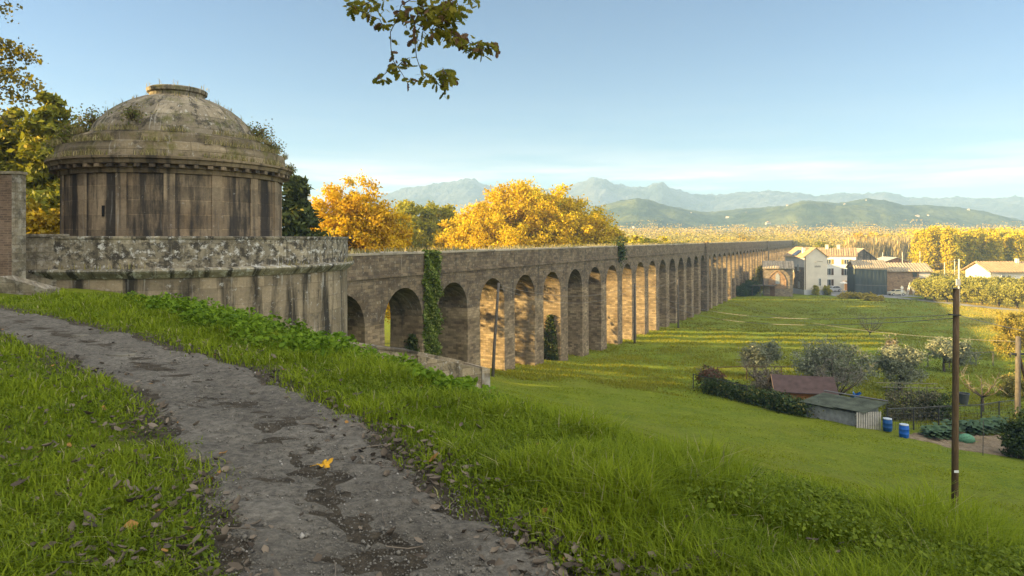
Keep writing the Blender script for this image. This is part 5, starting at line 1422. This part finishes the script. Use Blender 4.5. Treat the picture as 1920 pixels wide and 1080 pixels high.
far_wood('far_woods', 'tan and gold woods stretching along the far edge of the plain', 1110, 1960, 400, 640, 426, 560, TAN, .6, 402, 4, False, 8)
far_wood('far_woods', 'mixed gold and olive thickets before the far tan woods', 1150, 1960, 300, 400, 437, 330, MIXW, .5, 403, 4, False, 6)
far_wood('far_woods', 'gold wood behind the poplar plantation at the right', 1700, 1990, 300, 420, 432, 160, POPLAR, .75, 404, 3, False, 5)
far_wood('low_scrub', 'low golden scrub at the foot of the poplars', 1720, 1960, 200, 216, 512, 90, MIXW, .4, 405, 4, False, 3)
# far houses and towers
tw_ = thing('far_tower', 'pale square church tower far off above the woods', 'tower', at(1586, 600))
MB().span(-2.2, 2.2, -2.2, 2.2, -1, 21).build('shaft', PLASTER, tw_); MB().add([(-2.4, -2.4, 21.003), (2.4, -2.4, 21.003), (2.4, 2.4, 21.003), (-2.4, 2.4, 21.003), (0, 0, 22.8)], [(0, 1, 4), (1, 2, 4), (2, 3, 4), (3, 0, 4)]).build('roof', TILE, tw_)
MB().span(-.6, .6, -2.26, -2.203, 16, 18.5).build('belfry_opening', GLASS, tw_)
r_ = np.random.default_rng(410)
hv = HILLV[:-1].reshape(-1, 3)
hr = HILLV.shape[1]
cnt = 0; fh = None
while cnt < 20:
    i = r_.integers(6, 33); j = r_.integers(60, hr - 60)
    p = HILLV[i, j]; px_ = p[0] / p[1] * F + CX
    if not 1140 < px_ < 1910: continue
    if fh is None:
        fh = thing('far_house', 'tiny white house scattered on the far green hills', 'house', tuple(p), 0, 'white houses on the far hills')
        MB().prism([(-3, -2), (3, -2), (3, 3.2), (-3, 3.2)], -2.4, 2.4).build('wall', plain('far plaster', (.45, .4, .33)), fh)
        MB().prism([(-3.3, 3.203), (3.3, 3.203), (0, 5.0)], -2.7, 2.7).build('roof', TILE, fh)
    else:
        s_ = r_.uniform(.25, .55); dup(fh, tuple(p), r_.uniform(0, 3.1), scale=(s_ * r_.uniform(.8, 1.8), s_, s_))
    cnt += 1

# ------------------------------------------------------------------ the garden at the foot of the slope
def hedge_pts(path, w, h0, h1, n, r):
    path = np.array(path); seg = np.r_[0, np.cumsum(np.hypot(*np.diff(path[:, :2], axis=0).T))]
    u = r.uniform(0, seg[-1], n); x = np.interp(u, seg, path[:, 0]); y = np.interp(u, seg, path[:, 1])
    hh = h0 + (h1 - h0) * (.5 + .5 * np.sin(u * 1.7) * np.cos(u * .6))
    z = r.uniform(0, 1, n) ** .8
    return np.stack([x + r.normal(0, w, n), y + r.normal(0, w, n), G(x, y) + z * hh * (1 + r.normal(0, .08, n))], 1)
r_ = np.random.default_rng(500)
hp = [at(1330, 53.2), at(1400, 50.4), at(1450, 48.0), at(1512, 45.2)]
hq = hedge_pts(hp, .42, .75, 1.15, 13000, r_)
hd = leaf_patch('hedge', 'dark green hedge running down to the grey shed along the mown slope', 'hedge', hq, .13, BUSHL, hp[1], seed=501, stems=[[(a[0], a[1], a[2] - .1), (a[0] + .1, a[1], a[2] + 1.1)] for a in hp])
def fence(label, pts, h, rail_m, mesh=True, post_r=.045, group='garden fences', step=2.2, top_rail=True):
    pts = [Vector(p) for p in pts]
    root = thing('wire_fence', label, 'fence', tuple(pts[0]), 0, group)
    b0 = pts[0]; tops = []
    for a, b in zip(pts[:-1], pts[1:]):
        n = max(1, int((b - a).length / step))
        for k in range(n + (b is pts[-1])):
            q_ = a.lerp(b, k / n); q_.z = g(q_.x, q_.y)
            MB().tube([q_ - b0 - Vector((0, 0, .3)), q_ - b0 + Vector((0, 0, h))], post_r, 6).build('post', rail_m, root)
            tops.append(q_ - b0)
    if top_rail: MB().tube([t + Vector((0, 0, h - .05)) for t in tops], post_r * .8, 5).build('rail', rail_m, root)
    if mesh:
        mb = MB()
        for f_ in np.linspace(.08, .9, 6): mb.tube([t + Vector((0, 0, h * f_)) for t in tops], .009, 3, False)
        for a, b in zip(tops[:-1], tops[1:]):
            for k in range(10):
                q_ = a.lerp(b, k / 10); mb.tube([q_ + Vector((0, 0, .05)), q_ + Vector((0, 0, h - .08))], .007, 3, False)
        mb.build('wire_netting', IRON, root)
    return root
fence('wire fence with dark posts behind the blue barrels, rising right to the braced pole', [at(1664, 42.4), at(1760, 44.2), at(1840, 46.0), at(1905, 48.3)], 1.45, IRON)
fence('low fence at the upper end of the hedge', [at(1300, 54.6), at(1322, 53.4), at(1345, 52.3), at(1400, 50.0)], 1.25, IRON, False)
fence('rustic rail fence behind the brown garden hut', [at(1345, 59), at(1400, 60.5), at(1465, 61), at(1512, 63)], 1.3, WOOD_POLE, False)
fence('far rail fence leading to the yellow tree at the right', [at(1700, 71), at(1780, 71), at(1830, 72), at(1862, 72.5)], 1.5, WOOD_GREY, False, .05)
# wooden hut
hutx, huty = (1459 - CX) / F * 49.5, 49.5
zb = g(hutx + 1.5, huty + 1)
hut = thing('garden_hut', 'brown wooden garden hut with reddish pitched roof behind the hedge', 'hut', (hutx, huty, zb - .75), math.radians(-14))
HW = plain('hut boards', (.3, .135, .05), .8, .1, .3, 3); HR = plain('red brown felt', (.085, .055, .048), .8, .15, .25, 2)
W_, D_, H_, R_ = 3.7, 3.0, 2.0, .75
v = [(0, 0, -1), (0, D_, -1), (0, D_, H_), (0, D_ / 2, H_ + R_), (0, 0, H_)]; v2 = [(W_, a, b) for _, a, b in v]
MB().add(v + v2, [(0, 1, 2, 3, 4), (9, 8, 7, 6, 5)] + [(i, i + 5, (i + 1) % 5 + 5, (i + 1) % 5) for i in range(5)]).build('wall', HW, hut)
mb = MB()
for zz in np.arange(.1, 2.0, .2): mb.span(.0, W_, -.025, -.003, zz, zz + .17)
mb.build('boards', HW, hut)
for e, (ya, yb) in enumerate(((-.3, D_ / 2), (D_ + .3, D_ / 2))):
    s = R_ / (D_ / 2); za = H_ - .3 * s; zb_ = H_ + R_
    vs = [(-.3, ya, za + .02), (W_ + .3, ya, za + .02), (W_ + .3, yb, zb_ + .02), (-.3, yb, zb_ + .02)]
    MB().add(vs + [(a, b, c + .07) for a, b, c in vs], [(0, 1, 2, 3), (4, 5, 6, 7), (0, 1, 5, 4), (1, 2, 6, 5), (2, 3, 7, 6), (3, 0, 4, 7)]).build('roof_slope', HR, hut)
    MB().add([(-.34, ya, za - .1), (-.34, yb, zb_ - .08), (-.34, yb, zb_ + .1), (-.34, ya, za + .1), (-.303, ya, za - .1), (-.303, yb, zb_ - .08), (-.303, yb, zb_ + .1), (-.303, ya, za + .1)], [(0, 1, 2, 3), (4, 5, 6, 7), (0, 1, 5, 4), (1, 2, 6, 5), (2, 3, 7, 6), (3, 0, 4, 7)]).build('barge_board', plain('pale barge board', (.35, .2, .1)), hut)
# grey shed
shx, shy = (1511 - CX) / F * 45.2, 45.2
shd = thing('tool_shed', 'weathered grey board shed with mossy corrugated flat roof', 'shed', (shx, shy, g(shx + 2, shy - 1) - .95), math.radians(-52))
GB = plain('grey boards', (.25, .25, .25), .85, .1, .3, 2.5)
L_, D2 = 3.4, 2.7
MB().span(0, L_, 0, D2, -1.4, 1.95).build('wall', plain('dark boards', (.09, .09, .09), .85, .1, .3, 2), shd)
mb = MB()
for xx in np.arange(.02, L_ - .1, .2): mb.span(xx, xx + .185, -.03, -.003, -1.2, 1.9 - .02 * (int(xx * 37) % 3))
mb.build('board_cladding', GB, shd)
mb = MB()
for yy in np.arange(.02, D2 - .2, .45): mb.span(L_ + .003, L_ + .03, yy, yy + .43, -1.2, 1.9)
mb.build('end_panels', plain('grey green sheet', (.12, .13, .125), .7, .2, .3, 2), shd)
mb = MB(); nn_ = 60
for (xa, xb, lift, y0_, y1_) in ((-.35, 2.1, .0, -.2, D2 + .3), (1.85, L_ + .5, .09, -.2, D2 + .35)):
    ysn = np.linspace(y0_, y1_, nn_)
    vs = []
    for xx in (xa, xb):
        for i_, yy in enumerate(ysn): vs.append((xx, yy, 2.0 + lift + .03 * math.sin(i_ * 1.6) + .05 * yy))
    mb.add(vs, [(i_, i_ + 1, i_ + 1 + nn_, i_ + nn_) for i_ in range(nn_ - 1)])
ro = mb.build('roof', plain('mossy corrugated sheet', (.08, .09, .065), .85, .15, .4, 1.5), shd)
so = ro.modifiers.new('thickness', 'SOLIDIFY'); so.thickness = .03
MB().tube([(-.3, D2 + .3, 2.28), (L_ + .5, D2 + .3, 2.34)], .05, 5).build('edge_pipe', WIRE, shd)
pf = thing('pallet_fence', 'pale slatted pallet fence leaning against the grey shed', 'fence', at(1606, 42.2), math.radians(8))
for k_ in range(11): MB().box((.05 + k_ * .155, 0, .35), (.1, .03, 1.15)).build('slat', plain('pallet slat', (.4, .37, .33), .9, .1, .2, 5), pf)
for z_ in (.1, .7): MB().box((.8, .035, z_), (1.75, .03, .09)).build('crossbar', WOOD_GREY, pf)
def barrel(label, loc, c, hh):
    root = thing('water_barrel', label, 'barrel', loc, 0, 'blue water barrels')
    root.scale = (.86, .86, .9)
    q = plain('blue plastic', c, .55, .3, .3, 3)
    MB().lathe([(0, 0), (.27, 0), (.3, .05), (.31, hh * .3), (.325, hh * .32), (.31, hh * .35), (.31, hh * .66), (.325, hh * .68), (.31, hh * .71), (.3, hh * .93), (.28, hh)], 24).build('drum', q, root, smooth=True)
    MB().lathe([(.295, hh + .003), (.295, hh + .05), (.25, hh + .06), (0, hh + .06)], 24).build('lid', plain('pale rim', (.4, .45, .5), .5, .3), root)
    return root
barrel('bright blue plastic barrel standing in front of the fence', at(1695, 40.6), (.01, .1, .42), .82)
barrel('darker blue barrel half hidden between fence and pallet slats', at(1664, 42.0, .1), (.01, .075, .24), .8)
tb = thing('blue_tarpaulin', 'crumpled blue tarpaulin in the twigs behind the grey shed', 'tarpaulin', at(1596, 49.5, .75)); tb.scale = (.6, .6, .6)
r_ = np.random.default_rng(511)
u_, v_ = np.meshgrid(np.linspace(0, 1, 14), np.linspace(0, 1, 14))
zz = .8 * v_ + .15 * np.sin(u_ * 9) * v_; yy = .25 * np.sin(u_ * 7 + v_ * 5); k = np.arange(196).reshape(14, 14)
np_mesh('sheet', np.stack([u_ * 1.0 + .12 * np.sin(v_ * 9), yy, zz], -1).reshape(-1, 3), np.stack([k[:-1, :-1], k[:-1, 1:], k[1:, 1:], k[1:, :-1]], -1).reshape(-1, 4), plain('blue tarp', (.02, .14, .42), .4, .4), tb)
pot = thing('plant_tub', 'dark plastic tub on the lawn right behind the nearest wooden pole', 'tub', at(1806, 53))
MB().lathe([(0, 0), (.3, 0), (.42, .75), (.46, .77), (.46, .84), (.38, .84), (.36, .7), (0, .68)], 20).build('pot', plain('dark tub', (.06, .065, .065), .6, .3), pot)
MB().lathe([(.365, .72), (0, .74)], 20).build('soil', soil_material(), pot)

# trees and shrubs of the garden
tree('garden_olive', 'biggest grey-blue olive tree behind the garden hut', 'tree', at(1560, 54), [(0, 0, 2.7, 2.2, 2.0, 1.8), (-1.6, 0, 3.0, 1.4, 1.4, 1.4), (1.5, -.2, 2.4, 1.5, 1.5, 1.7)], SILVER, 200, 46, .6, .11, 3.4, .2, seed=520, shell=.3, nlimb=30)
tree('garden_olive', 'olive tree with sunlit top right of the biggest olive tree', 'tree', at(1688, 57.5), [(0, 0, 2.1, 1.8, 1.6, 1.5), (-.9, 0, 2.7, 1.0, 1.0, 1.1), (.9, 0, 2.6, 1.0, 1.0, 1.2)], SILVER, 170, 46, .5, .11, 2.6, .15, seed=521, shell=.3)
tree('garden_olive', 'pale shrubby olive left behind the nearest wooden pole', 'tree', at(1770, 68), [(0, 0, 2.2, 1.5, 1.4, 1.1), (1.7, 0, 1.9, 1.3, 1.2, 1.2)], SILVER, 120, 46, .5, .12, 2.4, .12, seed=522, shell=.3)
tree('garden_olive', 'small bluish olive tree behind the upper hedge', 'tree', at(1415, 62), [(0, 0, 2.0, 1.2, 1.2, 1.2), (1.4, 0, 2.2, .9, .9, 1.1)], SILVER, 110, 46, .5, .12, 2.2, .12, seed=523, shell=.3)
tree('young_shrub', 'tall twiggy shrub between the two larger olive trees', 'shrub', at(1670, 62), [(0, 0, 2.4, .5, .5, 1.7)], TWIGGY, 40, 40, .4, .1, 3.4, .07, seed=524)
def twig_tree(name, label, loc, h, spread, seed, m=TWIGGY, n1=7, n2=7, n3=6, r0=.14, fork=.35, group=None):
    """leafless tree: trunk, limbs, twigs"""
    r = np.random.default_rng(seed); root = thing(name, label, 'tree', loc, 0, group)
    tk = MB(); br = MB(); tw2 = MB()
    f0 = Vector((r.normal(0, .06), r.normal(0, .06), h * fork))
    tk.tube([(0, 0, -.3), f0 * .5, f0], [r0 * 1.2, r0, r0 * .85], 8)
    for i in range(n1):
        a = 2 * math.pi * (i + r.uniform(-.3, .3)) / n1
        e = f0 + Vector((math.cos(a) * spread * r.uniform(.6, 1), math.sin(a) * spread * r.uniform(.6, 1), h * (1 - fork) * r.uniform(.55, 1)))
        m1 = f0.lerp(e, .5) + Vector((math.cos(a), math.sin(a), -.3)) * spread * .12
        br.tube([f0 - Vector((0, 0, .05)), f0.lerp(m1, .5), m1, e], [r0 * .5, r0 * .42, r0 * .3, r0 * .12], 6)
        for j in range(n2):
            s = m1.lerp(e, r.uniform(-.3, 1)); d = Vector((r.normal(0, 1), r.normal(0, 1), r.normal(.8, .7))).normalized() * spread * r.uniform(.2, .5)
            tw2.tube([s, s + d * .5 + Vector((0, 0, .03)), s + d], [r0 * .14, r0 * .1, .006], 4, False)
            for q_ in range(n3):
                s2 = s + d * (.5, .75, 1.0, .6, .9, .85)[q_ % 6]; d2 = (d.normalized() * .5 + Vector(r.normal(0, .6, 3))).normalized() * spread * r.uniform(.08, .25)
                tw2.tube([s2, s2 + d2], [.008, .004], 3, False)
    tk.build('trunk', BARK, root, smooth=True); br.build('limbs', BARK, root, smooth=True); tw2.build('twigs', BARK_PALE, root)
    return root
twig_tree('bare_fruit_tree', 'leafless gnarled fruit tree on the lawn right of the nearest wooden pole', at(1842, 50.5), 2.9, 1.9, 530, n1=7, n2=5, n3=1, r0=.11, fork=.38)
twig_tree('bare_shrub', 'leafless spreading tree tangled in front of the biggest olive tree', at(1575, 50.5), 3.4, 2.1, 531, n1=9, n2=9, n3=5, r0=.1, fork=.2)
twig_tree('bare_shrub', 'twiggy reddish bush at the upper end of the hedge', at(1328, 55), 2.2, 1.0, 532, n1=9, n2=8, n3=4, r0=.05, fork=.1)
bush('garden_bush', 'reddish brown bush at the top end of the hedge', 'bush', at(1333, 55), [(0, 0, .9, 1.1, .8, .8)], leafmat('red brown leaf', (.1, .05, .03), (.2, .09, .045), (.08, .09, .02), .2, .7), 60, 50, .35, .1, 533)
twig_tree('bare_shrub', 'pale leafless fruit tree behind the hedge and left of the hut', at(1418, 56), 2.9, 1.5, 534, n1=9, n2=8, n3=5, r0=.07, fork=.2)
bush('garden_bush', 'brownish shrub behind the hedge beside the hut', 'bush', at(1440, 54.5), [(0, 0, 1.0, 1.2, .9, .9)], TWIGGY, 70, 40, .4, .09, 535)
# runner-bean trellis with dry plants behind the fence
tr_ = thing('bean_trellis', 'leaning pole trellis with withered climbing plants behind the fence', 'trellis', at(1665, 46.5))
for k_ in range(7):
    MB().tube([(k_ * .55, .0, -.2), (k_ * .55 + .05, .25, 2.3)], .022, 5).build('cane', WOOD_GREY, tr_)
for yy, z_ in ((.2, 2.2), (.9, 2.35)): MB().tube([(-.3, yy, z_), (4.0, yy + .1, z_ - .1)], .025, 5).build('crossbar', BARK_PALE, tr_)
r_ = np.random.default_rng(540)
pts = np.stack([r_.uniform(0, 3.6, 3800), r_.normal(.3, .35, 3800), r_.uniform(0, 1, 3800) ** 1.2 * 1.9], 1)
v, f = leaf_quads(pts, .085, r_, 0, 1.8)
np_mesh('withered_vines', v, f, leafmat('withered vine', (.07, .075, .04), (.15, .14, .075), (.2, .17, .1), .15, .8), tr_, r_.uniform(0, 1, len(pts)))
bush('garden_bush', 'dark green bush behind the fence right of the withered trellis', 'bush', at(1755, 47), [(0, 0, .8, 1.2, .9, .9)], BUSHL, 70, 50, .4, .1, 541)
bush('edge_bush', 'dark laurel bush cut by the right edge below the braced pole', 'bush', at(1915, 37.6), [(0, 0, 1.2, .75, .8, 1.4), (.5, 0, 1.6, .8, .8, 1.2)], BUSHL, 130, 60, .4, .1, 542)
tree('golden_tree', 'sunlit golden tree at the right edge beyond the garden', 'tree', at(1893, 79), [(0, 0, 2.7, 1.6, 1.5, 2.5), (1.2, 0, 3.2, 1.5, 1.5, 2.0)], leafmat('gold garden leaf', (.28, .22, .03), (.4, .31, .05), (.18, .2, .04), .3, .75), 200, 70, .55, .12, 4, .12, shell=.3, seed=543)
tree('golden_tree', 'small rusty shrub at the right edge near the braced pole', 'shrub', at(1905, 56), [(0, 0, .9, 1.1, .9, .9)], MIXW, 60, 40, .4, .12, 1.4, .06, seed=544)
twig_tree('bare_shrub', 'pale leafless shrub in the field beyond the rustic rail fence', at(1630, 98), 3.4, 2.2, 545, n1=10, n2=8, n3=4, r0=.07, fork=.1)
# cabbage rows
r_ = np.random.default_rng(550)
cab = None
CABL = leafmat('cabbage leaf', (.04, .075, .035), (.08, .13, .06), (.12, .17, .08), .15, .85)
rows = [(1740, 41.6), (1757, 41.9), (1774, 42.2), (1790, 42.6), (1812, 43.3), (1826, 43.8), (1841, 44.2), (1856, 44.6), (1870, 45.0), (1884, 45.4), (1748, 40.8), (1768, 41.1), (1784, 41.4), (1830, 42.6), (1846, 43.0), (1864, 43.5), (1880, 44.0)]
for i, (px_, z) in enumerate(rows):
    if cab is None:
        cab = thing('cabbage_plant', 'leafy dark green cabbage in the rows beside the dug soil', 'cabbage', at(px_, z), 0, 'cabbages in the vegetable plot')
        v = []; f = []; tn = []
        for k_ in range(26):
            a = k_ * 2.4; L_2 = .2 + .3 * r_.uniform(.5, 1); up_ = .25 + .75 * (k_ / 26); d = np.array([math.cos(a), math.sin(a), 0]); sd = np.array([-d[1], d[0], 0]) * .13
            b0 = np.array([0, 0, .1 + .25 * k_ / 26]); b1 = b0 + d * L_2 * .55 + np.array([0, 0, L_2 * up_ * .7]); b2 = b0 + d * L_2 * 1.1 + np.array([0, 0, L_2 * (up_ * .8 - .15)])
            o_ = len(v); v += [b0 - sd * .3, b0 + sd * .3, b1 + sd, b1 - sd, b2 + sd * .6, b2 - sd * .6]; f += [(o_, o_ + 1, o_ + 2, o_ + 3), (o_ + 3, o_ + 2, o_ + 4, o_ + 5)]; tn += [r_.uniform()] * 2
        np_mesh('leaves', np.array(v), np.array(f), CABL, cab, np.array(tn))
        MB().tube([(0, 0, -.1), (0, 0, .35)], [.03, .025], 6).build('stalk', BARK_PALE, cab)
    else: dup(cab, at(px_, z), r_.uniform(0, 6.28), scale=r_.uniform(1.0, 1.5))
nb_ = thing('green_sack', 'pale green net sack lying on the soil beside the nearest wooden pole', 'sack', at(1811, 40.8))
MB().lathe([(0, 0), (.4, .02), (.52, .18), (.5, .38), (.36, .56), (.15, .66), (0, .68)], 20, jitter=.05).build('sack_body', plain('green net', (.09, .22, .13), .7, .2, .5, 14), nb_, smooth=True)
nb_.scale = (1.0, .7, .8)
stk = thing('garden_stake', 'thin stake standing in the dug soil', 'stake', at(1843, 36.8))
MB().tube([(0, 0, -.2), (.02, 0, 1.9)], [.022, .016], 6).build('stick', WOOD_GREY, stk)

# ------------------------------------------------------------------ the air
hz = MB().span(-1200, 2320, -240, 2480, -4, 228)
hq_ = bpy.data.materials.new('hazy air'); hq_.use_nodes = True
ht = hq_.node_tree; ht.nodes.clear()
ho = ht.nodes.new('ShaderNodeOutputMaterial'); hvv = ht.nodes.new('ShaderNodeVolumePrincipled')
hvv.inputs['Color'].default_value = (.42, .66, 1.0, 1); hvv.inputs['Density'].default_value = .0004; hvv.inputs['Anisotropy'].default_value = .0
ht.links.new(hvv.outputs[0], ho.inputs['Volume'])
tag(hz.build('haze', hq_), 'pale blue autumn haze filling the plain', 'haze', kind='stuff')
